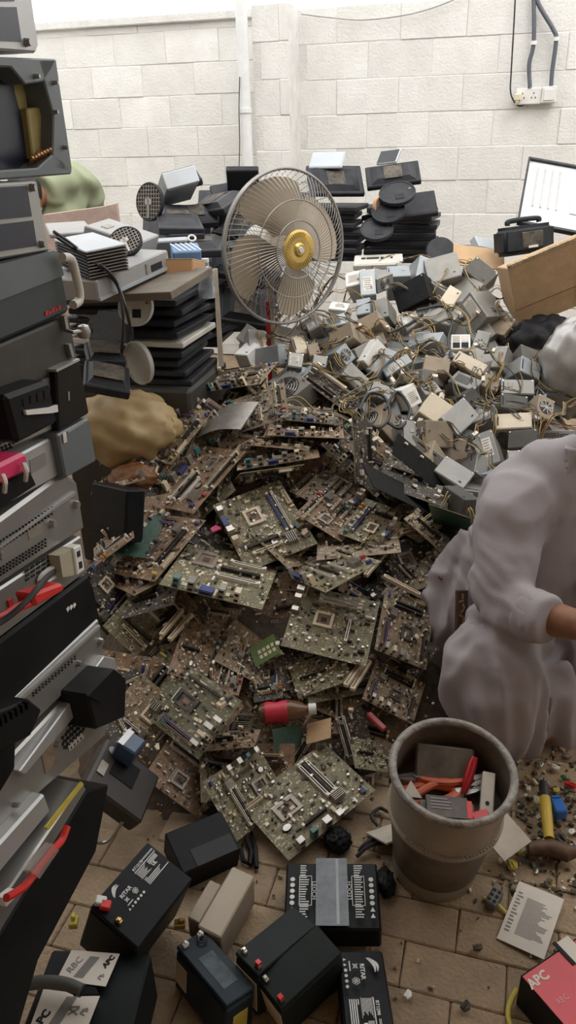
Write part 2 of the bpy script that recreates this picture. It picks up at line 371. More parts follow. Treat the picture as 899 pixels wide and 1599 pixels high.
tag(MB().tube(smooth_path(wallpath(((470, 22), (520, 28), (570, 31), (640, 22), (700, 3), (740, -20)), WALL-.03)), .004).build('slack_wire', mat('grey_wire', (.35, .35, .35), .5)),
    'slack grey wire sagging along the top of the wall', 'wire')
# ================================================================ heap core
m_scrap = mat('scrap_dirt', (.075, .055, .038), .95, var=.4, scale=30, dust=.6, dustcol=(.14, .10, .07), bump=.8, bscale=60)
HEAPPX = [(-.55, 1.45), (-.62, 1.9), (-.75, 2.3), (-.62, 2.75), (-.2, 3.2), (.1, 3.7), (.5, 4.05), (1.2, 4.0), (1.45, 3.2), (1.3, 2.4), (.75, 2.0), (.5, 1.75), (.38, 1.5), (.2, 1.35), (-.1, 1.3)]
def mask(x, y):
    '''height allowed by the distance to the outline of the heap'''
    ins = False; dm = 9; n = len(HEAPPX)
    for i in range(n):
        (x0, y0), (x1, y1) = HEAPPX[i], HEAPPX[(i+1) % n]
        if (y0 > y) != (y1 > y) and x < (x1-x0)*(y-y0)/(y1-y0)+x0: ins = not ins
        t = max(0, min(1, ((x-x0)*(x1-x0)+(y-y0)*(y1-y0))/((x1-x0)**2+(y1-y0)**2))); dm = min(dm, math.hypot(x-x0-t*(x1-x0), y-y0-t*(y1-y0)))
    return dm*1.6-.02 if ins else -.03
def mound():
    g = []
    for i in range(66):
        y = 1.0+i*.055; row = []
        for j in range(64):
            x = -1.4+j*.05
            z = hz(x, y); z = z-.075-.03*noise.noise((x*9, y*9, 0)); z = min(z, mask(x, y)) if z > 0 else -.03
            row.append((x, y, z))
        g.append(row)
    o = MB().grid(g).build('scrap_mound', m_scrap, smooth=2)
    o['kind'] = 'stuff'; o['label'] = 'dark dusty mass of crushed scrap at the core of the heap'; o['category'] = 'scrap heap'
mound()
# ================================================================ circuit boards
PCB = {'tan': pcb_mat('pcb_tan', (.19, .145, .082), (.05, .038, .024), (.50, .43, .32), .5),
       'green': pcb_mat('pcb_green', (.135, .14, .07), (.035, .035, .02), (.55, .50, .38), .38),
       'brown': pcb_mat('pcb_brown', (.17, .09, .048), (.045, .025, .015), (.46, .34, .22), .6),
       'dark': pcb_mat('pcb_dark', (.016, .014, .012), (.006, .006, .006), (.10, .085, .065), .12),
       'deep green': pcb_mat('pcb_deep_green', (.055, .085, .04), (.02, .026, .015), (.30, .29, .2), .45),
       'grey': pcb_mat('pcb_grey', (.27, .225, .17), (.095, .078, .058), (.42, .39, .33), .6)}
m_under = mat('pcb_underside_green', (.018, .075, .05), .35, var=.35, scale=60, dust=.25, dustcol=(.12, .12, .09), bump=.3, bscale=300)
m_edge = mat('pcb_edge', (.30, .27, .17), .7)
m_sil = mat('port_metal', (.52, .50, .46), .35, .75, var=.15, scale=40, dust=.4, rnd=.15)
m_blk = mat('slot_black', (.014, .013, .012), .6, spec=.25, var=.3, scale=40, dust=.45, dustcol=(.10, .08, .06))
m_crm = mat('slot_cream', (.68, .59, .42), .55, var=.12, scale=30, dust=.25)
m_wht = mat('slot_white', (.74, .69, .60), .5, var=.1, scale=30, dust=.2)
m_blu = mat('slot_blue', (.025, .05, .22), .5, var=.2, scale=30, dust=.2)
m_red = mat('slot_red', (.42, .03, .05), .45, var=.2, scale=30, dust=.15)
m_org = mat('connector_orange', (.62, .25, .03), .5, var=.15)
m_teal = mat('connector_teal', (.03, .16, .17), .5, dust=.4)
m_yel = mat('connector_yellow', (.55, .45, .08), .5)
m_pur = mat('slot_purple', (.11, .06, .20), .5, dust=.4)
m_brn = mat('socket_brown', (.20, .12, .075), .6, var=.25, scale=60, dust=.3)
m_sink = mat('heatsink', (.30, .28, .25), .5, .5, var=.2, scale=40, dust=.5)
m_chip = mat('chip_dark', (.03, .028, .025), .6, spec=.25, var=.3, scale=40, dust=.45)
SLOTC = {'k': m_blk, 'c': m_crm, 'w': m_wht, 'b': m_blu, 'r': m_red, 'p': m_pur, 'n': m_brn}
S0 = .244
BT = {}
def part_mesh(key, fn):
    if key not in BT: BT[key] = fn()
    return BT[key]
def slot_mesh(L, W, H, c):
    def f():
        b = MB(); b.box((0, 0, H/2), (W, L, H), 0); b.box((0, 0, H+.0002), (W*.35, L*.9, .001), 1)
        for s in (-1, 1): b.box((0, s*(L/2+.003), H*.6), (W*1.1, .006, H*1.3), 2)
        return b.mesh('slot', [SLOTC[c], m_dark if c != 'k' else m_chip, m_wht if c in 'bk' else SLOTC[c]])
    return part_mesh(('slot', L, W, H, c), f)
def port_mesh(kind):
    def f():
        b = MB()
        dims = {'usb': (.02, .016, .032), 'usb1': (.02, .016, .016), 'vga': (.018, .032, .014), 'audio': (.02, .014, .032), 'lan': (.022, .018, .028), 'ps2': (.016, .015, .03)}[kind]
        b.box((0, 0, dims[2]/2), dims, 0)
        n = 2 if dims[2] > .02 else 1
        for k in range(n):
            z = dims[2]*(k+.5)/n
            b.box((-dims[0]/2-.0003, 0, z), (.001, dims[1]*.72, dims[2]/n*.55), 1)
        return b.mesh('port', [{'vga': m_blu, 'ps2': m_teal, 'audio': m_crm}.get(kind, m_sil), m_dark], bev=.0012)
    return part_mesh(('port', kind), f)
def socket_mesh(v):
    def f():
        b = MB(); s = .047
        for x, y, w, h in ((0, s/2, s+.009, .009), (0, -s/2, s+.009, .009), (s/2, 0, .009, s-.009), (-s/2, 0, .009, s-.009)): b.box((x, y, .003), (w, h, .006), 0)
        b.box((0, 0, .0012), (s-.008, s-.008, .0024), 1); b.box((0, 0, .0026), (.017, .017, .001), 2)
        b.box((s/2+.008, 0, .003), (.002, s+.01, .002), 3)
        return b.mesh('cpu_socket', [(m_sink, m_crm, m_chip)[v], m_brn if v != 2 else m_chip, m_chip if v != 2 else m_brn, m_sil])
    return part_mesh(('sock', v), f)
def comp_mesh(seed, n):
    def f():
        r = random.Random(seed); b = MB()
        for i in range(n):
            x, y = r.uniform(-.115, .115), r.uniform(-.115, .115); t = r.random()
            if t < .45:
                w, h, z = r.uniform(.004, .012), r.uniform(.004, .012), r.uniform(.002, .005); b.box((x, y, z/2), (w, h, z), 0 if r.random() < .6 else 1)
            elif t < .75: b.cyl((x, y, 0), (x, y, r.uniform(.006, .011)), r.uniform(.0025, .0045), n=7, mi=2 if r.random() < .6 else 0)
            elif t < .9: b.box((x, y, .004), (r.uniform(.008, .02), .005, .008), r.choice((1, 3, 3, 0)))
            else: b.ring((x, y, .0004), (0, 0, 1), .0055, .0014, n=10, k=4, mi=3)
        return b.mesh('components', [m_chip, m_crm, m_sil, m_wht])
    return part_mesh(('comp', seed, n), f)
def pcb_mesh(col, under=False):
    def f():
        b = MB(); t = .0018; h = S0/2
        b.add([(-h, -h, 0), (h, -h, 0), (h, h, 0), (-h, h, 0), (-h, -h, -t), (h, -h, -t), (h, h, -t), (-h, h, -t)], [(0, 1, 2, 3)], 0)
        b.add(b.v[:8], [(7, 6, 5, 4)], 1); b.add(b.v[:8], [(0, 4, 5, 1), (1, 5, 6, 2), (2, 6, 7, 3), (3, 7, 4, 0)], 2)
        return b.mesh('pcb', [PCB[col] if not under else m_under, m_under if not under else PCB[col], m_edge])
    return part_mesh(('pcb', col, under), f)
LAY = {  # slots: (x, y, length, rotation, colour), sockets, ports side etc. on a 0.244 board, ports on the -x edge
 'A': dict(sock=(-.02, .035, 1), ram=((.055, .02, .13, 0, 'b'), (.072, .02, .13, 0, 'w')), exp=((-.035, -.055, .11, 1, 'k'), (-.03, -.08, .09, 1, 'c')), sink=(.055, -.075, .034), sata=((.105, -.05, m_org), (.105, -.07, m_org)), cell=(.0, -.068), pw=(.108, .055), io=('usb', 'vga', 'lan', 'audio')),
 'B': dict(sock=(-.025, .005, 1), ram=((.01, .075, .115, 1, 'w'), (.01, .09, .115, 1, 'w')), exp=((.05, -.02, .07, 0, 'w'),), sink=(.05, .03, .026), sata=((.10, -.08, m_blk), (.10, .05, m_wht)), cell=(-.06, .03), pw=(-.1, .1), io=('lan', 'usb', 'usb1')),
 'C': dict(sock=(.0, .055, 0), ram=((.08, .035, .135, 0, 'c'), (.096, .035, .135, 0, 'k')), exp=((-.05, -.04, .10, 0, 'w'), (-.02, -.04, .10, 0, 'k'), (.01, -.05, .08, 0, 'w')), sink=(.06, -.07, .036), sata=((.105, -.06, m_red), (.09, -.1, m_blu)), cell=(.035, -.03), pw=(.08, .112), io=('ps2', 'usb', 'vga', 'usb', 'audio')),
 'D': dict(sock=(-.02, -.01, 2), ram=((.065, .0, .135, 0, 'k'), (.08, .0, .135, 0, 'k')), exp=((-.05, -.09, .12, 1, 'k'), (-.05, .085, .09, 1, 'p'), (-.05, .1, .09, 1, 'n')), sink=(.03, .07, .03), sata=((.1, .1, m_blu), (.1, -.1, m_yel)), cell=(.04, -.07), pw=(.11, -.05), io=('usb', 'audio', 'lan', 'usb1')),
 'E': dict(sock=(.01, .05, 0), ram=((.03, -.035, .14, 1, 'w'), (.03, -.056, .14, 1, 'w'), (.03, -.0455, .14, 1, 'k')), exp=((-.07, .02, .06, 0, 'k'),), sink=(-.06, -.05, .03), sata=((-.1, -.1, m_blu), (-.09, -.02, m_crm)), cell=(-.04, .08), pw=(.09, .1), io=('usb', 'ps2', 'lan', 'usb1')),
 'F': dict(sock=None, ram=(), exp=((-.03, .0, .12, 1, 'k'),), sink=(.04, .05, .026), sata=((.08, -.08, m_wht),), cell=(.0, -.06), pw=None, io=('usb1',)),
}
BOARD_GROUP = 'circuit boards in the heap'
def board(M, w, h, lay, col, label, full=True, seed=0, under=False, rot=0, lay_io=None):
    """rot: quarter turns of the layout on the board"""
    o = thing('circuit_board', label, 'circuit board', M @ R(rot*math.pi/2) @ Matrix.Diagonal(((w if rot % 2 == 0 else h)/S0, (h if rot % 2 == 0 else w)/S0, 1, 1)), BOARD_GROUP)
    link('pcb', pcb_mesh(col, under), o)
    if under: return o
    D = LAY[lay]
    c = link('components', comp_mesh(hash((lay, seed % 4)) % 9973 if False else (ord(lay)*7+seed % 4), (26 if col == 'dark' else 95) if full else 55), o); c['kind'] = 'stuff'
    if D['sock']: link('cpu_socket', socket_mesh(D['sock'][2]), o, T(D['sock'][0], D['sock'][1], 0))
    for x, y, L, q, cc in D['ram']: link('memory_slot', slot_mesh(L, .0075, .010, cc), o, T(x, y, 0) @ R(q*math.pi/2))
    for x, y, L, q, cc in D['exp']: link('expansion_slot', slot_mesh(L, .0085, .011, cc), o, T(x, y, 0) @ R(q*math.pi/2))
    y = .1
    for p in (D['io'] if full else D['io'][:2]):
        link('port', port_mesh(p), o, T(-.113, y-.015, 0)); y -= .036
    if D['sink']:
        x, y, s = D['sink']
        def f():
            b = MB(); b.box((0, 0, .002), (s, s, .004))
            for k in range(5): b.box((-s/2+s*(k+.5)/5, 0, .009), (s*.09, s, .012))
            return b.mesh('heatsink', m_sink)
        link('heatsink', part_mesh(('sink', s), f), o, T(x, y, 0))
    if full:
        for x, y, m in D['sata']:
            link('drive_connector', part_mesh(('sata', m.name), lambda: MB().box((0, 0, .005), (.02, .008, .01)).box((0, 0, .0104), (.014, .002, .001)).mesh('drive_connector', m, bev=.001)), o, T(x, y, 0))
        x, y = D['cell']; link('coin_cell', part_mesh('cell', lambda: MB().cyl((0, 0, 0), (0, 0, .004), .0115, n=16, mi=1).cyl((0, 0, .003), (0, 0, .0062), .01, n=16).mesh('coin_cell', [m_sil, m_blk], smooth=True)), o, T(x, y, 0))
        if D['pw']: link('power_connector', part_mesh('pw', lambda: MB().box((0, 0, .006), (.012, .05, .012)).box((0, 0, .0122), (.008, .046, .0006), 1).mesh('power_connector', [m_crm, m_brn], bev=.001)), o, T(D['pw'][0], D['pw'][1], 0))
    return o
# (four corners in the photo, layout, colour, quarter turns, size, label)
KEY = [
 (((387, 892), (495, 850), (437, 748), (331, 790)), 'A', 'green', 0, (.244, .244), 'greenish motherboard with a long blue memory slot, at the middle of the heap'),
 (((241, 925), (415, 939), (438, 874), (318, 812)), 'C', 'green', 1, (.30, .22), 'wide green motherboard with white slots, below the brown board on the left slope'),
 (((172, 892), (240, 910), (323, 810), (249, 805)), 'D', 'brown', 0, (.17, .25), 'dusty brown motherboard with a black slot overhanging the dark gap beside the tower stack'),
 (((437, 1012), (572, 1037), (592, 945), (470, 908)), 'B', 'green', 0, (.26, .21), 'pale green compact board with a bare white processor socket, lower middle of the heap'),
 (((467, 1092), (548, 1060), (535, 1012), (448, 1040)), 'F', 'green', 0, (.16, .12), 'small green board just above the red-labelled bottle'),
 (((590, 1010), (660, 1050), (682, 945), (597, 920)), 'D', 'tan', 1, (.17, .22), 'tan board leaning beside the tail of the grey tunic'),
 (((570, 1092), (640, 1130), (668, 1070), (583, 1028)), 'D', 'tan', 1, (.18, .19), 'tan board with a dark socket directly behind the bucket'),
 (((200, 1092), (300, 1182), (387, 1098), (243, 1008)), 'D', 'deep green', 2, (.26, .24), 'big dark green board with tan heatsink at the heap foot beside the towers'),
 (((312, 1225), (372, 1312), (450, 1252), (405, 1162)), 'E', 'green', 0, (.20, .23), 'green board lying on the floor nearest the black box'),
 (((372, 1262), (451, 1339), (586, 1239), (505, 1154)), 'E', 'green', 2, (.22, .29), 'pale green board with twin white memory slots flat on the floor beside the bucket'),
 (((453, 764), (536, 812), (578, 764), (492, 730)), 'C', 'grey', 2, (.23, .20), 'greyish board with shiny slots, right of the blue-slot board'),
 (((524, 832), (594, 857), (630, 800), (574, 778)), 'A', 'green', 2, (.19, .2), 'green board with a triangular bracket lying on another board, right of centre'),
 (((491, 878), (629, 859), (616, 825), (500, 830)), 'F', 'grey', 0, (.30, .17), 'long tan board edge sticking out under the triangular-bracket board'),
 (((465, 800), (530, 848), (575, 800), (500, 762)), 'C', 'brown', 2, (.2, .2), 'brown board slid under the greyish shiny-slot board'),
 (((443, 893), (500, 925), (605, 876), (500, 852)), 'C', 'green', 1, (.17, .25), 'green board showing a row of silver ports above the pale compact board'),
 (((235, 787), (303, 803), (382, 703), (322, 698)), 'C', 'brown', 0, (.2, .3), 'brown motherboard with a red memory slot, upper left slope'),
 (((231, 716), (261, 726), (338, 642), (286, 638)), 'D', 'grey', 0, (.12, .26), 'grey tan narrow board resting on the port strip, upper left'),
 (((372, 674), (442, 656), (452, 592), (350, 632)), 'C', 'grey', 0, (.25, .21), 'pale tan board with four dark slots crowning the heap'),
 (((318, 614), (402, 598), (438, 566), (338, 578)), 'C', 'grey', 1, (.26, .17), 'board bristling with blue connectors at the very top of the heap'),
 (((150, 728), (270, 664), (262, 636), (168, 690)), 'C', 'brown', 3, (.30, .15), 'board with a long row of pale ports beside the yellow bag'),
 (((412, 680), (541, 684), (530, 660), (430, 656)), 'A', 'brown', 1, (.28, .2), 'board with white corner connector, second in the right hand layered stack'),
 (((442, 655), (534, 664), (522, 640), (450, 634)), 'C', 'dark', 1, (.24, .18), 'dark board with blue slots on top of the right hand layered stack'),
 (((376, 695), (478, 701), (498, 690), (400, 678)), 'F', 'brown', 0, (.26, .18), 'plain brown board third down in the right hand layered stack'),
 (((368, 737), (500, 711), (492, 690), (375, 704)), 'C', 'brown', 1, (.3, .2), 'brown board with dusty chips, lowest of the right hand layered stack'),
 (((360, 765), (440, 748), (480, 728), (370, 738)), 'D', 'brown', 1, (.24, .2), 'brown board half covered above the blue-slot board'),
 (((590, 757), (703, 795), (690, 735), (605, 703)), 'F', 'dark', 0, (.27, .22), 'brown and black board lying open between black plates, right slope'),
 (((545, 640), (560, 760), (592, 758), (598, 672)), 'F', 'dark', 0, (.13, .26), 'black board standing on edge with scattered white parts, right of the layered stack'),
 (((628, 812), (708, 874), (719, 864), (652, 795)), 'F', 'tan', 0, (.24, .12), 'dull grey board sloping toward the tunic below the green underside'),
 (((188, 968), (270, 942), (282, 905), (203, 925)), 'F', 'dark', 0, (.2, .16), 'dark green board with a square of white tape in the gap by the towers'),
 (((145, 885), (212, 838), (200, 815), (150, 855)), 'A', 'brown', 3, (.22, .12), 'brown board with ports in the dark gap behind the towers'),
 (((262, 1052), (318, 1068), (345, 985), (290, 965)), 'F', 'brown', 0, (.14, .2), 'brown scrap board with tan pieces above the big dark green board'),
 (((322, 1078), (372, 1085), (392, 1010), (345, 1000)), 'C', 'brown', 0, (.12, .2), 'dark brown board wedged left of the little bright green card'),
 (((395, 1095), (442, 1090), (440, 1030), (402, 1040)), 'A', 'dark', 0, (.11, .16), 'dark board with cream slot under the little bright green card'),
 (((300, 1175), (395, 1165), (408, 1140), (310, 1148)), 'F', 'brown', 0, (.2, .09), 'flat brown strip of board above the nearest floor boards'),
 (((500, 690), (600, 790), (612, 770), (520, 682)), 'D', 'dark', 1, (.26, .1), 'black board edge packed with tan parts running down the right slope'),
 (((470, 590), (555, 655), (572, 630), (495, 575)), 'D', 'dark', 0, (.24, .13), 'dark board with cream strip leaning against the first power supplies'),
 (((600, 1205), (560, 1200), (540, 1150), (600, 1160)), 'F', 'green', 0, (.1, .1), 'bare green card with white sticker left of the bucket'),
]
random.seed(11)
for i, (q, lay, col, rot, sz, lab) in enumerate(KEY):
    c = np.mean(np.array(q, float), 0); P = on_heap(c[0], c[1], .012)
    n = hn(P.x, P.y)
    M, w, h = fit(q, sz[0], sz[1], P, up=n, spos=.035, ssize=.22, snrm=.35)
    board(M, w, h, lay, col, lab, True, i, rot=rot)
m_black_pcb_gap = mat('pcb_black_and_gap', (.010, .0105, .010), .6, var=.3, scale=60, spec=.12)
for q, sz, lab in ((((612, 712), (738, 806), (744, 784), (622, 672)), (.30, .10), 'long black plate sloping down to the man shoulder, upper of two'),
                   (((556, 712), (592, 770), (704, 812), (700, 796)), (.30, .07), 'black sheet standing for the shaded gap below the open black-plated board')):  # second sheet is black for the shade of a gap between boards
    c = np.mean(np.array(q, float), 0); P = on_heap(c[0], c[1], .02)
    M, w, h = fit(q, sz[0], sz[1], P, up=hn(P.x, P.y), spos=.04, ssize=.3)
    o = thing('circuit_board', lab, 'circuit board', M, BOARD_GROUP); MB().box((0, 0, -.001), (w, h, .002)).build('pcb', m_black_pcb_gap, o)
    for k in range(5): MB().box((-w*.4+k*w*.19, h*.3, .003), (.012, .006, .007)).build('solder_lug', m_wht if k % 2 else m_crm, o)
# boards lying face down
for q, sz, lab in ((((690, 832), (728, 846), (742, 812), (660, 784)), (.16, .18), 'bright green underside of a board lying face down near the tunic shoulder'),
                   (((177, 870), (232, 866), (262, 806), (213, 785)), (.16, .2), 'dark green underside of a board standing behind the brown board at the dark gap'),
                   (((250, 1128), (310, 1178), (318, 1168), (262, 1112)), (.2, .05), 'strip of clean green board edge at the foot of the heap'),
                   (((430, 1175), (475, 1165), (470, 1130), (425, 1140)), (.1, .08), 'green board scrap right under the red-labelled bottle')):
    c = np.mean(np.array(q, float), 0); P = on_heap(c[0], c[1], .008)
    M, w, h = fit(q, sz[0], sz[1], P, up=hn(P.x, P.y), spos=.035, ssize=.25)
    board(M, w, h, 'F', 'green', lab, under=True)
# buried boards between and below them
BSHORT = ['blue-slot motherboard', 'wide green motherboard', 'dusty brown overhanging board', 'pale compact board', 'small green board by the bottle', 'tan board by the tunic tail', 'tan board behind the bucket', 'big dark green board', 'floor board by the black box', 'twin-slot floor board', 'greyish shiny-slot board', 'triangular-bracket board', 'long tan board edge', 'slid-under brown board', 'green silver-port board', 'red-slot motherboard', 'narrow grey tan board', 'crowning tan board', 'blue-connector top board', 'pale port row', 'white-corner layered board', 'blue-slot layered board', 'third layered board', 'lowest layered board', 'half covered brown board', 'black-plated open board', 'black edge-standing board', 'dull grey sloping board', 'taped dark green board', 'brown port board by the towers', 'brown scrap board with tan pieces', 'wedged dark brown board', 'cream-slot dark board', 'flat brown strip', 'tan-packed black edge', 'cream-stripped dark board', 'stickered green card']
FEAT = {'A': 'blue slot', 'B': 'white slots', 'C': 'pale and black slots', 'D': 'purple slot', 'E': 'white twin slots', 'F': 'single black slot'}
USED = set()
def near_label(px, py, marks, prefix):
    for (nm, mx, my) in sorted(marks, key=lambda m: (m[1]-px)**2+(m[2]-py)**2):
        dx, dy = px-mx, py-my
        rel = ('just above' if dy < 0 else 'just below') if abs(dy) > abs(dx) else ('left of' if dx < 0 else 'right of')
        lab = '%s, %s the %s' % (prefix, rel, nm)
        if lab not in USED and len(lab.split()) <= 16: USED.add(lab); return lab
    return prefix
BMARK = [(BSHORT[i], *np.mean(np.array(KEY[i][0], float), 0)) for i in range(len(KEY))]
rng = random.Random(5); n = 0; placed = []
while n < 90:
    px, py = rng.uniform(170, 700), rng.uniform(590, 1230)
    if px < 185 and py < 650: continue
    if px > 640 and (py < 700 or py > 900): continue
    if px > 560 and py < 640 or px > 480 and py < 600: continue
    if py > 1120 and (px < 300 or px > 600): continue
    if any((px-a)**2+(py-b)**2 < 26**2 for a, b in placed): continue
    placed.append((px, py))
    P = on_heap(px, py)
    if P is None: continue
    nn = (hn(P.x, P.y)+Vector((rng.uniform(-.6, .6), rng.uniform(-.6, .4), 0))).normalized()
    P -= nn*.05
    x = nn.orthogonal(); Mx = nn.to_track_quat('Z', 'Y').to_matrix().to_4x4()
    w, h = rng.choice(((.244, .2), (.2, .17), (.22, .22), (.17, .17), (.15, .1)))
    col = rng.choice(('brown', 'brown', 'tan', 'green', 'dark', 'brown') if px < 400 else ('brown', 'tan', 'green', 'dark', 'brown'))
    ly = rng.choice('ABCDEF')
    board(Matrix.Translation(P) @ Mx @ R(rng.uniform(0, 6.28)), w, h, ly, col, near_label(px, py, BMARK, 'buried %s board with %s' % (col, FEAT[ly])), False, n, rot=rng.randrange(4))
    n += 1
# ================================================================ power supplies
def psu_mat(k): return {
 'grey': mat('psu_grey', (.215, .215, .205), .42, .3, var=.12, scale=14, dust=.45, dustcol=(.33, .29, .23), rnd=.2),
 'blue': mat('psu_blue_grey', (.30, .335, .36), .38, .3, var=.1, scale=14, dust=.3, dustcol=(.36, .33, .28), rnd=.12),
 'cream': mat('psu_cream', (.60, .52, .40), .55, .0, var=.08, scale=10, dust=.3, dustcol=(.5, .42, .31), rnd=.08),
 'tan': mat('psu_dusty_tan', (.25, .20, .145), .7, .1, var=.14, scale=10, dust=.5, dustcol=(.45, .37, .26), rnd=.08),
 'white': mat('psu_white', (.78, .78, .76), .5, 0, var=.06, scale=10, dust=.2),
 'black': mat('psu_black', (.012, .0125, .014), .65, 0, spec=.12, var=.15, scale=12, dust=.15, dustcol=(.05, .045, .04), rnd=.1),
 'dark': mat('psu_dark_grey', (.075, .075, .07), .6, .1, spec=.25, var=.15, scale=12, dust=.35, dustcol=(.2, .17, .14), rnd=.15)}[k]
m_lab = mat('psu_label', (.66, .63, .57), .6, var=.1, scale=120, dust=.4, dustcol=(.45, .42, .37))
m_ink = mat('grey_ink', (.22, .21, .20), .7)
m_wy = mat('wire_yellow', (.38, .26, .075), .5, dust=.6, dustcol=(.17, .13, .08)); m_wo = mat('wire_orange', (.28, .12, .04), .5, dust=.5)
m_wr = mat('wire_red', (.22, .04, .03), .5); m_wk = mat('wire_black', (.025, .023, .02), .5, dust=.4, dustcol=(.1, .08, .06))
m_gr = mat('fan_grille_metal', (.42, .41, .39), .35, .7)
PSU_GROUP = 'power supplies in the pile'
def harness(o, start, rng, n=4, L=.5, heavy=False):
    """wires leaving a supply and lying over the pile, in world space"""
    pts = [start]; a = rng.uniform(0, 6.28); p = start.copy(); steps = 9
    for k in range(steps):
        a += rng.uniform(-1.0, 1.0); p = p+Vector((math.cos(a), math.sin(a), 0))*(L/steps)
        pts.append(Vector((p.x, p.y, hz(p.x, p.y)+.005+rng.uniform(0, .045))))
    path = smooth_path(pts, 4); b = MB(); inv = o.matrix_world.inverted()
    cols = rng.choice(([0, 0, 3, 1, 0], [0, 3, 0, 3, 3], [3, 3, 0, 3], [0, 0, 3, 0, 1], [0, 3, 0, 3, 2], [3, 3, 3, 0]))
    for w in range(n):
        off = Vector((rng.uniform(-1, 1), rng.uniform(-1, 1), rng.uniform(-.3, 1)))*.009
        ph = rng.uniform(0, 6)
        wp = [inv @ (q+off*(1+.8*math.sin(ph+i*.35))) for i, q in enumerate(path)]
        b.tube(wp, .0018 if not heavy else .0045, n=4, mi=cols[w % len(cols)] if not heavy else 3)
    e = inv @ path[-1]; b.box(e, (.022, .012, .016), 4, Matrix.Rotation(rng.uniform(0, 6), 3, 'Z'))
    b.build('wire_harness', [m_wy, m_wo, m_wr, m_wk, m_wht], o)
def psu(M, w, h, d, kind, colour, label, seed, wires=True):
    rng = random.Random(seed); o = thing('power_supply', label, 'power supply', M, PSU_GROUP); m = psu_mat(colour)
    b = MB(); b.box((0, 0, -d/2), (w, h, d)); b.build('case', m, o, bev=.002)
    # lid seam along the case
    MB().box((0, -h/2-.0006, -d*.5), (w*.99, .0015, d*.96)).build('lid', m, o)
    s = min(w, h)
    if kind == 'fan':
        MB().cyl((0, 0, -.004), (0, 0, .0004), s*.40, n=28).build('fan_opening', m_dark, o)
        f = MB()
        for k in range(7):
            a = k*2*math.pi/7; f.add([(s*.1*math.cos(a), s*.1*math.sin(a), .0006), (s*.38*math.cos(a-.25), s*.38*math.sin(a-.25), .0006), (s*.38*math.cos(a+.3), s*.38*math.sin(a+.3), .0012)], [(0, 1, 2)])
        f.cyl((0, 0, 0), (0, 0, .0022), s*.13, n=16); f.build('fan_blades', m_chip, o)
        g = MB()
        for r_ in (.12, .2, .28, .36): g.ring((0, 0, .003), (0, 0, 1), s*r_, .0011, n=24, k=4)
        for k in range(4): g.box((0, 0, .003), (s*.82, .002, .002), 0, Matrix.Rotation(k*math.pi/4+.3, 3, 'Z'))
        g.build('fan_grille', m_gr, o)
    elif kind == 'vent':
        g = MB()
        for k in range(11):
            x = -w*.36+k*w*.052; g.box((x, 0, .0003), (w*.026, h*.62, .001))
        g.build('vent', m_dark, o)
    elif kind == 'label':
        lw, lh = w*.62, h*.55; lx, ly = rng.uniform(-.1, .1)*w, rng.uniform(-.12, .12)*h
        L = MB().box((lx, ly, .0003), (lw, lh, .0008)).build('label', m_lab, o)
        t = MB()
        for k in range(6): t.box((lx-lw*.1*rng.random(), ly+lh*(.38-.15*k), .0009), (lw*rng.uniform(.5, .8), lh*.05, .0004))
        t.box((lx+lw*.33, ly-lh*.28, .0009), (lw*.18, lh*.25, .0004)); t.build('print', m_ink, L)
    elif kind == 'rear':
        for sx in (-1, 1):
            for sy in (-1, 1):
                MB().box((sx*w*.22, sy*h*.22, .0005), (w*.36, h*.36, .002)).build('outlet' if sy < 0 else 'rating_label', (m_dark if sy < 0 else (m_sink if sx < 0 else m_lab)), o)
    elif kind == 'socket':
        MB().box((w*.22*rng.choice((-1, 1)), h*.1, .0006), (.018, .018, .0022)).build('knockout', m, o, bev=.001)
        MB().box((-w*.42, 0, .0006), (.004, h*.6, .001)).build('slit', m_dark, o)
    else:
        MB().box((w*.3, -h*.3, .0004), (.01, .005, .001)).build('tab_slot', m_dark, o)
    for sx in (-1, 1): MB().cyl((sx*w*.44, h*.42, -.001), (sx*w*.44, h*.42, .0014), .0032, n=8).build('screw', m_gr, o)
    if wires: harness(o, M @ Vector((w*.3, 0, -d*.6)), rng, rng.choice((3, 4, 5)), rng.uniform(.3, .55))
    return o
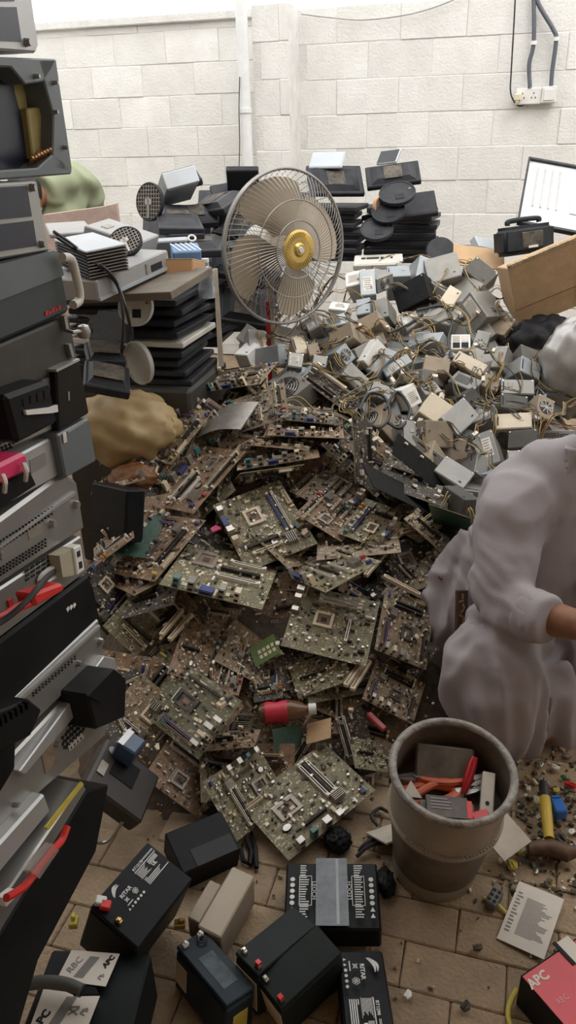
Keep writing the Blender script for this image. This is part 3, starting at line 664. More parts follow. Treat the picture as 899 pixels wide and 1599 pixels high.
PK = [
 (((540, 448), (570, 441), (570, 419), (538, 427)), 'label', 'white', 'white supply beside the label-bearing upright one, below the pale monitor'),
 (((563, 462), (587, 458), (584, 420), (561, 421)), 'label', 'blue', 'upright light grey supply with a white label below the pale monitor'),
 (((589, 459), (615, 448), (613, 427), (588, 436)), 'fan', 'grey', 'grey supply showing its round fan, left of the black one at the pile top'),
 (((600, 430), (646, 432), (632, 412), (610, 418)), 'socket', 'blue', 'blue-grey supply lying behind the one with the round fan at the pile top'),
 (((669, 443), (722, 429), (711, 392), (662, 406)), 'plain', 'grey', 'large plain grey-green supply at the very top of the pile'),
 (((648, 432), (668, 436), (672, 405), (658, 397)), 'plain', 'blue', 'pale supply tucked behind the large grey-green one'),
 (((623, 491), (670, 460), (661, 428), (611, 448)), 'plain', 'black', 'black flat-faced supply standing out near the pile top'),
 (((706, 480), (720, 455), (704, 445), (686, 468)), 'plain', 'cream', 'small cream supply tilted on its corner right of the black one'),
 (((635, 517), (667, 494), (655, 482), (623, 500)), 'label', 'grey', 'grey supply with label just under the black one'),
 (((664, 496), (706, 510), (717, 489), (675, 477)), 'plain', 'grey', 'grey supply with a folded edge left of the largest labelled one'),
 (((632, 541), (684, 534), (691, 519), (645, 520)), 'plain', 'blue', 'long blue-grey supply lying flat with cords over it'),
 (((704, 546), (734, 545), (734, 522), (704, 522)), 'rear', 'white', 'white-framed supply end divided into four squares'),
 (((705, 563), (750, 586), (761, 571), (717, 547)), 'socket', 'cream', 'cream supply slanting below the four-square one'),
 (((714, 480), (741, 517), (762, 496), (733, 454)), 'label', 'grey', 'largest grey supply with a white label, left of the cardboard box'),
 (((723, 421), (757, 446), (778, 428), (745, 399)), 'plain', 'dark', 'brownish dark supply leaning against the cardboard box'),
 (((733, 548), (752, 563), (767, 514), (746, 520)), 'fan', 'grey', 'supply with fan facing left, below the largest labelled one'),
 (((813, 580), (842, 592), (845, 570), (814, 553)), 'socket', 'blue', 'blue-grey supply near the clear plastic sack'),
 (((782, 614), (834, 615), (834, 593), (782, 592)), 'socket', 'grey', 'grey supply with a square knockout, upper of the four stacked beside the man'),
 (((782, 634), (824, 642), (824, 618), (782, 615)), 'socket', 'dark', 'darker grey supply, second of the four stacked beside the man'),
 (((773, 669), (830, 667), (830, 643), (773, 647)), 'socket', 'cream', 'cream supply, third of the four stacked beside the man'),
 (((792, 701), (837, 696), (838, 670), (794, 672)), 'plain', 'dark', 'dark supply, lowest of the four stacked beside the man'),
 (((760, 728), (781, 720), (766, 670), (746, 677)), 'label', 'grey', 'upright supply with a cream label, left of the lowest dark one'),
 (((701, 593), (737, 611), (756, 594), (713, 579)), 'vent', 'grey', 'grey supply with a slotted vent on top, right of the big cream one'),
 (((653, 643), (700, 673), (719, 643), (675, 611)), 'plain', 'cream', 'big blank cream supply in the front of the pile'),
 (((711, 684), (751, 646), (722, 622), (690, 650)), 'plain', 'grey', 'grey supply directly under the right corner of the big cream one'),
 (((638, 641), (659, 626), (646, 599), (625, 608)), 'label', 'white', 'whitish labelled supply left of the big cream one'),
 (((663, 614), (692, 612), (674, 590), (652, 600)), 'fan', 'grey', 'supply with a ring fan right above the big cream one'),
 (((572, 575), (587, 582), (620, 549), (605, 543)), 'socket', 'blue', 'narrow pale blue supply slanting up to the right'),
 (((595, 576), (605, 588), (643, 564), (635, 552)), 'label', 'blue', 'narrow labelled supply next to the pale blue slanting one'),
 (((618, 602), (664, 593), (655, 578), (628, 580)), 'label', 'grey', 'grey supply with torn label behind the ring-fan one'),
 (((572, 612), (612, 628), (622, 608), (580, 594)), 'socket', 'grey', 'grey supply above the coiled black cords'),
 (((628, 693), (650, 699), (649, 656), (627, 655)), 'socket', 'grey', 'upright grey supply with a small square, above the black plates'),
 (((650, 699), (664, 695), (664, 657), (650, 656)), 'fan', 'tan', 'narrow supply end with an oval fan, joined to the upright small-square one'),
 (((681, 733), (720, 764), (745, 738), (693, 712)), 'plain', 'grey', 'grey supply lying nearest the man shoulder'),
 (((690, 752), (728, 786), (748, 774), (718, 764)), 'plain', 'dark', 'dark grey supply under the one nearest the man shoulder'),
 (((462, 549), (482, 553), (473, 521), (455, 527)), 'socket', 'cream', 'cream supply standing right of the red and white fan post'),
 (((484, 553), (500, 553), (495, 533), (479, 540)), 'plain', 'tan', 'tan supply stub right behind the cream one by the fan post'),
 (((449, 571), (472, 574), (474, 553), (452, 549)), 'label', 'grey', 'grey labelled supply in front of the cream one by the fan post'),
 (((487, 573), (508, 570), (512, 560), (490, 550)), 'plain', 'grey', 'grey supply between the labelled one and the vented blue box'),
 (((541, 573), (555, 557), (540, 536), (524, 549)), 'fan', 'blue', 'blue-grey supply with a dark fan, below the long tan ones'),
 (((533, 585), (561, 613), (577, 592), (548, 565)), 'plain', 'grey', 'plain grey supply below the dark-fan blue-grey one'),
 (((556, 566), (567, 561), (589, 530), (577, 528)), 'plain', 'white', 'narrow supply edge, white for its highlight, left of the pale blue slanting one'),  # a highlight built as a narrow white supply
 (((519, 545), (552, 527), (548, 503), (511, 520)), 'plain', 'tan', 'dusty tan supply in front of the grille of the fan'),
 (((552, 527), (596, 504), (587, 486), (548, 503)), 'plain', 'tan', 'second dusty tan supply continuing to the right of the first'),
 (((511, 512), (545, 503), (536, 488), (505, 497)), 'vent', 'blue', 'small vented supply behind the dusty tan one'),
 (((513, 480), (540, 486), (546, 472), (517, 472)), 'label', 'white', 'white topped supply close to the lower right of the fan cage'),
 (((556, 492), (577, 488), (577, 464), (556, 468)), 'plain', 'blue', 'pale supply right of the white topped one'),
 (((583, 500), (607, 493), (601, 463), (582, 470)), 'plain', 'grey', 'grey supply below the fan-faced one at the left of the black supply'),
 (((437, 572), (449, 566), (446, 540), (433, 535)), 'plain', 'blue', 'blue-grey wedge of a supply right against the fan post'),
 (((482, 518), (498, 509), (492, 495), (474, 505)), 'label', 'grey', 'grey supply under the fan cage rim'),
 (((392, 556), (416, 557), (416, 517), (385, 512)), 'plain', 'grey', 'grey supply left of the red and white fan post'),
 (((365, 528), (386, 536), (398, 515), (389, 504)), 'plain', 'grey', 'grey supply corner under the fan cage on the left'),
 (((364, 554), (386, 553), (404, 536), (385, 533)), 'plain', 'white', 'bright white supply at the top left of the board heap'),
 (((838, 646), (862, 660), (866, 625), (842, 615)), 'fan', 'tan', 'dusty supply with round fan at the right edge of the stacked four'),
 (((794, 723), (813, 723), (809, 702), (794, 704)), 'plain', 'grey', 'grey supply stub just above the man shoulder'),
 (((764, 573), (783, 573), (791, 540), (777, 540)), 'plain', 'grey', 'grey supply side right of the left-facing fan'),
 (((815, 558), (851, 576), (843, 546), (815, 540)), 'plain', 'dark', 'dark supply beneath the cardboard box by the plastic sack'),
 (((736, 640), (752, 622), (740, 605), (722, 615)), 'plain', 'dark', 'dark supply in the gap right of the slotted-vent one'),
 (((690, 560), (712, 575), (724, 556), (700, 548)), 'plain', 'grey', 'grey supply between cords left of the slanting cream one'),
 (((660, 575), (700, 585), (704, 560), (664, 555)), 'plain', 'tan', 'dusty supply under the cords in the middle of the pile'),
 (((752, 600), (776, 612), (782, 590), (758, 582)), 'plain', 'tan', 'dusty supply left of the upper knockout supply'),
]
for i, (q, kind, colr, lab) in enumerate(PK):
    qa = np.array(q, float); c = qa.mean(0); P = on_heap(c[0], c[1], .035)
    t = np.linalg.norm(np.array(P)-CN)
    a = np.linalg.norm(qa[1]-qa[0])*t/F_PX; bb = np.linalg.norm(qa[2]-qa[1])*t/F_PX
    a = min(max(a*1.08, .05), .19); bb = min(max(bb*1.12, .05), .19)
    n = Vector(CN)-P; n = (n.normalized()*.6+hn(P.x, P.y)*.6).normalized()
    M, w, h = fit(q, a, bb, P, up=n, spos=.03, ssize=.25, snrm=.9)
    d = .085 if min(w, h) > .1 else .13
    psu(M, w, h, d, kind, colr, lab, 100+i, wires=(i % 2 == 0))
PF = {'plain': '', 'fan': ' with fan', 'label': ' with label', 'vent': ' with vent', 'socket': ' with knockout'}
PMARK = [('white supply', 555, 434), ('upright labelled supply', 574, 440), ('round-fan supply', 601, 443), ('large grey-green supply', 690, 418), ('black flat-faced supply', 641, 458), ('small cream supply', 703, 462), ('largest labelled supply', 738, 486), ('four-square supply', 719, 534), ('slanting cream supply', 733, 567), ('brownish dark supply', 750, 424), ('left-facing fan supply', 750, 538), ('knockout stack of four', 808, 645), ('cream-labelled upright supply', 764, 700), ('slotted-vent supply', 728, 594), ('big cream supply', 687, 642), ('ring-fan supply', 671, 602), ('pale blue slanting supply', 596, 562), ('supply above the coiled cords', 596, 611), ('upright small-square supply', 638, 677), ('supply nearest the shoulder', 712, 738), ('cream supply by the fan post', 468, 538), ('dark-fan blue-grey supply', 540, 554), ('dusty tan supply', 532, 524), ('second dusty tan supply', 571, 505), ('white topped supply', 530, 479), ('long blue-grey supply', 663, 530), ('plastic sack', 875, 560), ('cardboard box', 840, 450)]
rng = random.Random(21); n = 0; pl = []; tries = 0
while n < 70 and tries < 4000:
    tries += 1
    px, py = rng.uniform(430, 885), rng.uniform(400, 790)
    if px < 560 and py > 620 or px < 620 and py > 690 or px < 680 and py > 740 or (px > 700 and py > 740) or (px > 770 and py < 520) or (px < 540 and py < 470) or (px > 845 and py < 600): continue
    if any((px-a)**2+(py-b)**2 < 22**2 for a, b in pl): continue
    pl.append((px, py)); P = on_heap(px, py)
    if P is None: continue
    nn = (hn(P.x, P.y)+Vector((rng.uniform(-.8, .8), rng.uniform(-.9, .4), 0))).normalized(); P -= nn*.035
    Mx = Matrix.Translation(P) @ nn.to_track_quat('Z', 'Y').to_matrix().to_4x4() @ R(rng.uniform(0, 6.28))
    kk = rng.choice(('plain', 'fan', 'label', 'vent', 'socket')); cc = rng.choice(('grey', 'grey', 'dark', 'blue', 'tan', 'grey'))
    psu(Mx, .15, rng.choice((.14, .09)), .086, kk, cc, near_label(px, py, PMARK, 'half buried %s supply%s' % (cc, PF[kk])), 500+n, wires=(n % 3 == 0))
    n += 1
# ================================================================ general helpers for things measured in the photo
def wroot(name, label, cat, base, group=None): return thing(name, label, cat, Matrix.Translation(base), group)
def wp(mb, name, mats, o, **k): return mb.build(name, mats, o, M=o.matrix_world.inverted(), **k)
def face(q, w, h, Y=None, z=None, P=None, up=None, **k):
    c = np.mean(np.array(q, float), 0)
    P = P or (at_y(c[0], c[1], Y) if Y else at_z(c[0], c[1], z))
    return fit(q, w, h, P, up=up or (Vector(CN)-P), **k)
m_metal = mat('brushed_steel', (.40, .40, .39), .38, .8, var=.12, scale=20, dust=.25)
m_cream_pl = mat('cream_fan_plastic', (.62, .60, .53), .45, var=.05, dust=.2)
# ---------------------------------------------------------------- pedestal fan
def pedestal_fan():
    P = at_y(447, 388, 3.0); v = (Vector(CN)-P).normalized()
    ax = Matrix.Rotation(math.radians(37), 3, 'Z') @ v; ax = (ax+Vector((0, 0, -.10))).normalized()
    z = ax; x = Vector((0, 0, 1)).cross(z).normalized(); y = z.cross(x)
    M = Matrix((( x.x, y.x, z.x, P.x), (x.y, y.y, z.y, P.y), (x.z, y.z, z.z, P.z), (0, 0, 0, 1)))
    base = Vector((P.x-ax.x*.12-.02, P.y-ax.y*.12, 0))
    o = wroot('pedestal_fan', 'large pedestal fan with wire cage and gold hub behind the heap', 'fan', base)
    Mi = o.matrix_world.inverted() @ M
    Rr = .273; m_wire = mat('cage_wire', (.30, .29, .275), .4, .6); m_blade = mat('fan_blade', (.43, .36, .27), .5, var=.05, dust=.25)
    m_gold = mat('gold_hub', (.62, .44, .14), .3, .6, var=.1)
    b = MB(); b.ring((0, 0, 0), (0, 0, 1), Rr, .0065, n=64, k=8); b.ring((0, 0, -.012), (0, 0, 1), Rr+.001, .004, n=64, k=6); b.build('cage_rim', m_wire, o, M=Mi, smooth=2)
    for nm, sg, dep, n, rings in (('front_cage', 1, .075, 84, (.10, .17)), ('rear_cage', -1, .11, 60, (.15, .22))):
        b = MB()
        for k in range(n):
            a = 2*math.pi*k/n; sw = .28*sg; pts = []
            for i in range(8):
                u = i/7; r = .05+(Rr-.05)*u; h = dep*(1-u**2.6)
                pts.append((r*math.cos(a+sw*u), r*math.sin(a+sw*u), sg*h))
            b.tube(pts, .0013, n=3, cap=False)
        for r in rings:
            u = (r-.05)/(Rr-.05); b.ring((0, 0, sg*dep*(1-u**2.6)+sg*.001), (0, 0, 1), r, .0022, n=48, k=5)
        b.build(nm, m_wire, o, M=Mi)
    for k in range(4):
        a0 = math.radians(8+90*k); rows = []
        for i in range(9):
            u = i/8; r = .045+.205*u; wd = .5+.62*math.sin(min(1, u*1.1)*math.pi*.72); row = []
            for j in range(7):
                s = j/6-.5; a = a0+s*wd*1.15+.18*u; rr = r*(1-.08*abs(s*2)**3*u)
                row.append((rr*math.cos(a), rr*math.sin(a), -.02-s*.07))
            rows.append(row)
        bl = MB().grid(rows); bl.grid([[(p[0], p[1], p[2]-.004) for p in r[::-1]] for r in rows])
        bl.build('fan_blade', m_blade, o, M=Mi, smooth=2)
    MB().lathe([(.0, .086), (.018, .088), (.026, .08), (.04, .082), (.062, .080), (.07, .076), (.07, .068), (0, .068)], 40).build('gold_badge', m_gold, o, M=Mi, smooth=True)
    g = MB()
    for k in range(40): a = k*math.pi/20; g.box((.053*math.cos(a), .053*math.sin(a), .0825), (.018, .0025, .003), 0, Matrix.Rotation(a, 3, 'Z'))
    g.build('badge_ribs', m_gold, o, M=Mi); MB().cyl((0, 0, .084), (0, 0, .094), .014, .010, n=20).build('hub_cap', m_cream_pl, o, M=Mi, smooth=True)
    MB().cyl((0, 0, -.05), (0, 0, .03), .045, .04, n=24).build('blade_hub', m_blade, o, M=Mi, smooth=True)
    MB().lathe([(0, -.05), (.075, -.055), (.085, -.08), (.08, -.17), (.05, -.21), (0, -.215)], 32).build('motor_housing', m_cream_pl, o, M=Mi, smooth=True)
    top = M @ Vector((0, -.02, -.13)); tp = Vector((top.x, top.y, top.z))
    q = at_y(424, 520, top.y+.0); px = q.x
    MB().box((px-base.x, top.y-base.y, top.z/2), (.03, .028, top.z)).build('post', mat('post_white', (.6, .57, .5), .5, dust=.3), o, bev=.004)
    MB().box((px-base.x-.012, top.y-base.y-.009, .72), (.018, .03, .36)).build('post_stripe', mat('post_red', (.50, .02, .03), .4), o)
    MB().lathe([(0, .03), (.06, .03), (.2, .015), (.22, 0), (0, 0)], 32, c=(px-base.x, top.y-base.y, 0)).build('fan_base', m_cream_pl, o, smooth=True)
pedestal_fan()
# beige stick standing by the monitors
o = tag(MB().prism([at_y(333, 420, 2.75), at_y(339, 420, 2.75), at_y(349, 572, 2.72), at_y(341, 572, 2.72)], (0, .012, 0)).build('wooden_stick', mat('pale_wood', (.50, .44, .36), .7, var=.15)), 'pale straight stick standing upright left of the fan', 'stick')
# ================================================================ stack of computer cases on the left
CE = -.63; BACK = Vector((-CA, SA, 0)); OUT = -BACK
m_silver = mat('case_silver', (.36, .36, .345), .36, .7, var=.08, scale=10, dust=.2)
m_silver2 = mat('case_silver_light', (.46, .47, .47), .4, .5, var=.07, scale=10, dust=.2)
m_cblack = mat('case_black', (.008, .0085, .010), .5, spec=.14, var=.2, scale=14, dust=.2, dustcol=(.05, .045, .04))
m_gloss = mat('case_gloss_black', (.006, .007, .008), .25, spec=.2)
m_cgrey = mat('case_dark_grey', (.05, .062, .067), .5, spec=.3, var=.1, scale=8, dust=.15, dustcol=(.12, .12, .11))
m_cgrey2 = mat('case_mid_grey', (.12, .14, .15), .42, var=.08, scale=8)
m_cbrown = mat('case_dull_brown', (.045, .042, .036), .6, var=.2, scale=12)
m_bay = mat('bay_blue_black', (.012, .016, .035), .3)
m_olive = mat('olive_board', (.34, .28, .10), .6, var=.15)
m_copper = mat('copper_wire', (.42, .20, .07), .4, .3)
m_pink = mat('pink_pack', (.62, .03, .12), .4, var=.08)
m_redc = mat('red_connector', (.62, .03, .025), .4, var=.1)
m_clear = mat('clear_film', (.55, .5, .45), .2, alpha=.35)
def S(poly, c=0.0): return [at_e1(x, y, CE+c) for x, y in poly]
def sthing(name, label, cat, poly, mats, depth=.32, c=0.0, bev=.003, part='case', group='stacked equipment on the left'):
    P = S(poly, c); base = Vector((sum(p.x for p in P)/len(P), sum(p.y for p in P)/len(P), min(p.z for p in P)))
    o = wroot(name, label, cat, base, group)
    wp(MB().prism(P, BACK*depth), part, mats, o, bev=bev)
    return o
def spart(o, name, poly, m, c=.002, th=.004, bev=0): return wp(MB().prism(S(poly, c), BACK*th), name, m, o, bev=bev)
def screw(o, x, y, r=.006, c=.004):
    p = at_e1(x, y, CE+c); wp(MB().cyl(p+BACK*.006, p+OUT*.004, r, r*.7, n=10), 'screw', m_metal, o, smooth=True)
def dots(o, name, pts, r, c=.001):
    b = MB()
    for x, y in pts: p = at_e1(x, y, CE+c); b.cyl(p+BACK*.003, p+OUT*.0012, r, n=6)
    return wp(b, name, m_dark, o)
L_ = -130
o = sthing('computer_case', 'silver framed case with dark bays at the very top of the left stack', 'computer case', [(L_, -90), (38, -90), (61, 72), (57, 83), (L_, 70)], m_silver2)
spart(o, 'drive_bay', [(L_, 10), (26, 11), (34, 65), (L_, 58)], m_bay); spart(o, 'drive_bay', [(L_, -80), (14, -80), (23, 2), (L_, 1)], m_bay); screw(o, 44, 66)
o = sthing('opened_ups_case', 'opened dark grey case showing olive boards and copper windings', 'ups case', [(L_, 84), (88, 92), (113, 262), (112, 272), (L_, 292)], m_cgrey, depth=.012, c=-.11, part='back_panel')
for nm, pl in (('right_flange', [(60, 92), (88, 92), (113, 270), (82, 262), (84, 180)]), ('top_flange', [(L_, 84), (88, 92), (82, 108), (68, 128), (40, 132), (18, 105), (L_, 100)]), ('bottom_flange', [(L_, 276), (60, 262), (84, 240), (113, 262), (112, 272), (L_, 290)])):
    spart(o, nm, pl, m_cgrey2, c=.0, th=.11, bev=.002)
spart(o, 'transformer', [(L_, 105), (14, 110), (38, 200), (48, 272), (L_, 280)], m_bay, c=-.03, th=.07)
spart(o, 'olive_board', [(20, 128), (38, 130), (52, 240), (42, 245)], m_olive, c=-.035, th=.012); spart(o, 'olive_board', [(42, 170), (68, 166), (79, 236), (52, 250)], m_olive, c=-.02, th=.02, bev=.002)
b = MB()
for k in range(7): b.tube(smooth_path([at_e1(46+k*4.6, 256-k*1.5, CE-.015), at_e1(50+k*4.6, 247-k*2.2, CE-.002), at_e1(56+k*4.5, 246-k*2.4, CE-.01), at_e1(60+k*4, 236-k*2, CE-.02)], 4), .0022, n=5)
wp(b, 'copper_winding', m_copper, o)
for x, y in ((58, 119), (87, 129), (103, 230), (87, 175)): screw(o, x, y, .0035)
o = sthing('computer_case', 'silver case with two stacked dark bays below the opened one', 'computer case', [(L_, 292), (58, 282), (78, 392), (L_, 428)], m_silver)
spart(o, 'drive_bay', [(L_, 300), (42, 290), (50, 338), (L_, 356)], m_bay); spart(o, 'drive_bay', [(L_, 366), (52, 344), (58, 384), (L_, 412)], m_bay); screw(o, 52, 293); screw(o, 67, 381)
o = sthing('ups_unit', 'dark grey power backup unit with small red lettering on its front', 'ups', [(L_, 442), (84, 389), (93, 395), (110, 488), (L_, 592)], m_cgrey, bev=.006)
spart(o, 'upper_panel', [(L_, 446), (84, 391), (93, 396), (100, 430), (L_, 520)], m_cgrey2, c=.004, th=.006)
b = MB()
for k in range(5): x = 71+k*5; y = 493-k*2.2; b.prism(S([(x, y), (x+3.6, y-1.6), (x+4.2, y-8+(k % 2)*2.5), (x+1, y-6.4+(k % 2)*2.5)], .002), BACK*.002)
wp(b, 'red_lettering', m_redc, o)
o = sthing('computer_case', 'dull dark case with small silver latches under the power backup unit', 'computer case', [(L_, 594), (108, 493), (124, 572), (L_, 682)], m_cbrown)
for pl in ([(100, 494), (104, 492), (108, 515), (104, 517)], [(107, 538), (111, 536), (117, 557), (113, 559)]): spart(o, 'latch', pl, m_metal, c=.008, th=.01)
b = MB().tube([at_e1(102, 516, CE+.01), at_e1(114, 519, CE+.03), at_e1(128, 517, CE+.03)], .003, n=6); b.lathe([(0, .012), (.008, .009), (.011, 0), (.008, -.009), (0, -.012)], 12, c=at_e1(131, 518, CE+.03)); wp(b, 'latch_arm', m_metal, o, smooth=True)
o = tag(MB().tube(smooth_path([at_e1(x, y, CE+.02) for x, y in ((97, 402), (108, 403), (114, 412), (119, 432), (124, 455), (123, 470), (114, 476))]), .0068, n=12).build('tube_handle', m_cream_pl, smooth=True), 'bent cream metal tube handle beside the dark grey backup unit', 'handle')
o = sthing('computer_case', 'perforated silver case with a black fan module strapped to it', 'computer case', [(L_, 658), (76, 580), (83, 586), (93, 668), (L_, 760)], m_silver)
dots(o, 'vent_holes', [(x+3*(r % 2), y0-.42*x+r*7) for x in range(0, 22, 6) for y0, rr in ((633, 4), (678, 5)) for r in range(rr)], .0022)
spart(o, 'fan_module', [(8, 618), (78, 593), (92, 660), (28, 694)], m_cblack, c=.04, th=.045, bev=.006)
g = MB()
for k in range(4): g.prism(S([(36+k*11, 622-k*4), (44+k*11, 619-k*4), (45+k*11, 632-k*4), (37+k*11, 635-k*4)], .041), BACK*.002)
wp(g, 'module_slots', m_gloss, o); spart(o, 'cable_tie', [(40, 641), (80, 636), (90, 632), (91, 643), (82, 645), (42, 648)], m_socket_white, c=.045, th=.004)
o = sthing('glossy_panel', 'glossy black upright panel with bright top edge on the left stack', 'panel', [(88, 578), (124, 561), (140, 646), (92, 674)], m_gloss, depth=.06, c=.012)
spart(o, 'top_trim', [(88, 577), (124, 560), (125, 563), (89, 581)], m_silver2, c=.016, th=.02); spart(o, 'slot_mark', [(106, 612), (109, 611), (109, 625), (107, 626)], m_sink, c=.013, th=.001)
o = sthing('computer_case', 'plain light silver case behind the pink battery pack', 'computer case', [(L_, 796), (86, 680), (97, 740), (L_, 868)], m_silver2)
spart(o, 'recess', [(46, 718), (70, 706), (73, 726), (49, 740)], m_silver, c=.001, th=.002)
o = sthing('battery_pack', 'pink wrapped battery pack tied with white straps', 'battery', [(L_, 790), (38, 706), (43, 711), (46, 735), (L_, 822)], m_pink, depth=.05, c=.055, bev=.008, part='wrap')
spart(o, 'lower_block', [(L_, 822), (46, 736), (56, 757), (L_, 880)], m_cblack, c=.05, th=.05)
for x, y in ((4, 742), (37, 724)): wp(MB().tube(smooth_path([at_e1(x, y, CE+.06), at_e1(x+4, y+12, CE+.066), at_e1(x+3, y+26, CE+.058)], 4), .0035, n=6), 'strap', m_socket_white, o)
o = sthing('sheet_metal_plate', 'dull steel panel with a printed strip, right of the pink pack', 'panel', [(90, 679), (139, 652), (151, 720), (103, 747)], m_cgrey2, depth=.05, c=.014)
spart(o, 'printed_strip', [(98, 676), (103, 674), (105, 690), (100, 692)], m_lab, c=.016, th=.001); spart(o, 'bright_edge', [(106, 674), (132, 657), (133, 659), (107, 676)], m_silver2, c=.016, th=.001)
o = sthing('computer_case', 'silver case with two rows of punched holes, middle of the left stack', 'computer case', [(L_, 905), (88, 746), (104, 742), (121, 751), (133, 826), (L_, 1000)], m_silver, bev=.005)
dots(o, 'punched_rows', [(x+dx, 846-.66*x+r*5) for r in range(3) for dx in (0,) for x in range(-4, 84, 5)] + [(x, 888-.64*x+r*5) for r in range(3) for x in range(-4, 72, 5)], .0018)
spart(o, 'ridge', [(L_, 946), (118, 767), (119, 771), (L_, 951)], m_silver2, c=.004, th=.006); spart(o, 'stamped_arrow', [(42, 826), (66, 816), (66, 833), (46, 843)], m_sink, c=.001, th=.0015)
for x, y in ((120, 788), (83, 818), (2, 868)): screw(o, x, y, .008)
o = sthing('computer_case', 'silver case with slot grille, oval cable hole and white outlet module', 'computer case', [(L_, 1003), (127, 836), (136, 893), (L_, 1095)], m_silver)
g = MB()
for r in range(3):
    for k in range(6): x = 40+k*8.5; y = 905-r*8+ (2-r)*0-k*5.6+(r*1); g.prism(S([(x, y), (x+6, y-3.6), (x+6.5, y-.2), (x+.5, y+3.4)], .001), BACK*.002)
wp(g, 'grille_slots', m_dark, o)
p = at_e1(79, 895, CE+.004); b = MB(); pts = [at_e1(79+18*math.cos(a)*1-4*math.sin(a)*.3, 896-10*math.cos(a)+9*math.sin(a), CE+.005) for a in [k*math.pi/8 for k in range(17)]]; b.tube(pts, .004, n=6); wp(b, 'cable_hole_edging', m_socket_white, o, smooth=True)
wp(MB().prism(pts[:-1], BACK*.003), 'cable_hole', m_dark, o)
spart(o, 'outlet_module', [(93, 868), (115, 855), (120, 897), (98, 902)], mat('yellowed_plastic', (.40, .37, .27), .5), c=.02, th=.02); spart(o, 'outlet_face', [(115, 856), (127, 850), (133, 890), (121, 899)], m_socket_white, c=.024, th=.02, bev=.002)
for pl in ([(120, 862), (125, 859), (126, 868), (121, 871)], [(123, 878), (128, 876), (129, 886), (124, 889)]): spart(o, 'outlet_hole', pl, m_dark, c=.0245, th=.001)
spart(o, 'red_switch', [(13, 938), (20, 934), (22, 945), (15, 949)], m_redc, c=.003, th=.003)
o = thing('power_connector', 'red power connector with thick red and black leads on the grille case', 'connector', Matrix.Translation(at_e1(75, 930, CE+.04)), 'stacked equipment on the left')
spart(o, 'housing', [(50, 928), (98, 910), (103, 922), (57, 948)], m_redc, c=.06, th=.03, bev=.004)
wp(MB().tube(smooth_path([at_e1(54, 938, CE+.05), at_e1(30, 948, CE+.045), at_e1(0, 966, CE+.04), at_e1(-60, 985, CE+.03)]), .007, n=8), 'red_lead', m_redc, o, smooth=True)
wp(MB().tube(smooth_path([at_e1(84, 892, CE+.0), at_e1(70, 905, CE+.06), at_e1(40, 940, CE+.065), at_e1(0, 972, CE+.05), at_e1(-60, 1000, CE+.03)]), .0042, n=8), 'black_lead', m_cable, o, smooth=True)
o = sthing('computer_case', 'black case with a small white emblem, middle of the left stack', 'computer case', [(L_, 1098), (138, 897), (147, 914), (157, 964), (16, 1100), (L_, 1225)], m_cblack, bev=.005)
for dx in (0, 5, 10): spart(o, 'emblem', [(104+dx, 951-dx*.6), (107+dx, 947-dx*.6), (109+dx, 950-dx*.6), (106+dx, 956-dx*.6)], m_socket_white, c=.0015, th=.001)
o = sthing('computer_case', 'silver ridged case with screw at its end, below the black emblem case', 'computer case', [(L_, 1228), (154, 966), (163, 1022), (L_, 1310)], m_silver)
spart(o, 'ridge', [(L_, 1240), (156, 976), (157, 980), (L_, 1246)], m_silver2, c=.005, th=.007); dots(o, 'punched_rows', [(x, 1128-.88*x+r*4) for r in range(2) for x in range(52, 120, 5)], .0016); screw(o, 158, 1002, .008); screw(o, 124, 1036, .006)
o = sthing('computer_case', 'silver tower with honeycomb vent and small white sticker near the bottom', 'computer case', [(L_, 1340), (163, 1026), (181, 1030), (187, 1048), (165, 1150), (70, 1232), (L_, 1420)], m_silver, bev=.004)
spart(o, 'bright_rim', [(30, 1205), (163, 1024), (180, 1028), (186, 1045), (140, 1092), (40, 1210)], m_silver2, c=.012, th=.014, bev=.002)
dots(o, 'honeycomb_vent', [(98+i*5+(j % 2)*2.5, 1142+j*5.0-i*4.8) for i in range(8) for j in range(8) if (i-3.5)**2+(j-3.5)**2 < 15], .0028)
spart(o, 'sticker', [(106, 1163), (128, 1143), (131, 1152), (109, 1173)], m_lab, c=.002, th=.001); spart(o, 'side_pocket', [(62, 1166), (78, 1151), (88, 1190), (72, 1208)], m_sand, c=.0015, th=.003); screw(o, 90, 1162); screw(o, 26, 1256)
o = sthing('adapter_block', 'black adapter block hanging at the end of the honeycomb tower', 'adapter', [(137, 1086), (178, 1044), (198, 1060), (196, 1120), (150, 1140)], m_cblack, depth=.06, c=.05, bev=.004, part='body')
spart(o, 'top_face', [(138, 1087), (178, 1045), (196, 1060), (158, 1098)], m_cblack, c=.052, th=.004)
o = sthing('ribbon_connector', 'black finned plastic bracket at the left edge of the frame', 'bracket', [(L_, 1160), (46, 1092), (66, 1108), (48, 1150), (28, 1160), (L_, 1230)], m_cblack, depth=.03, c=.06, part='body')
for k in range(6): spart(o, 'fin', [(2+k*8, 1122-k*5), (6+k*8, 1119-k*5), (8+k*8, 1131-k*5), (4+k*8, 1134-k*5)], m_gloss, c=.066, th=.008)
o = sthing('black_cover', 'black angular plastic cover hanging at the left edge below the bracket', 'cover', [(L_, 1190), (26, 1150), (24, 1200), (0, 1240), (L_, 1300)], m_gloss, depth=.02, c=.055, part='body')
o = sthing('drive_box', 'light grey metal box at lower left above the silver rail', 'metal box', [(L_, 1462), (70, 1238), (80, 1266), (0, 1364), (L_, 1530)], m_silver2, depth=.2, c=.02, part='body', bev=.004)
o = sthing('metal_rail', 'long silver tray rail with yellow edge strip and red leads', 'rail', [(L_, 1600), (128, 1222), (136, 1232), (0, 1457), (L_, 1680)], m_silver, depth=.1, c=.035, part='rail')
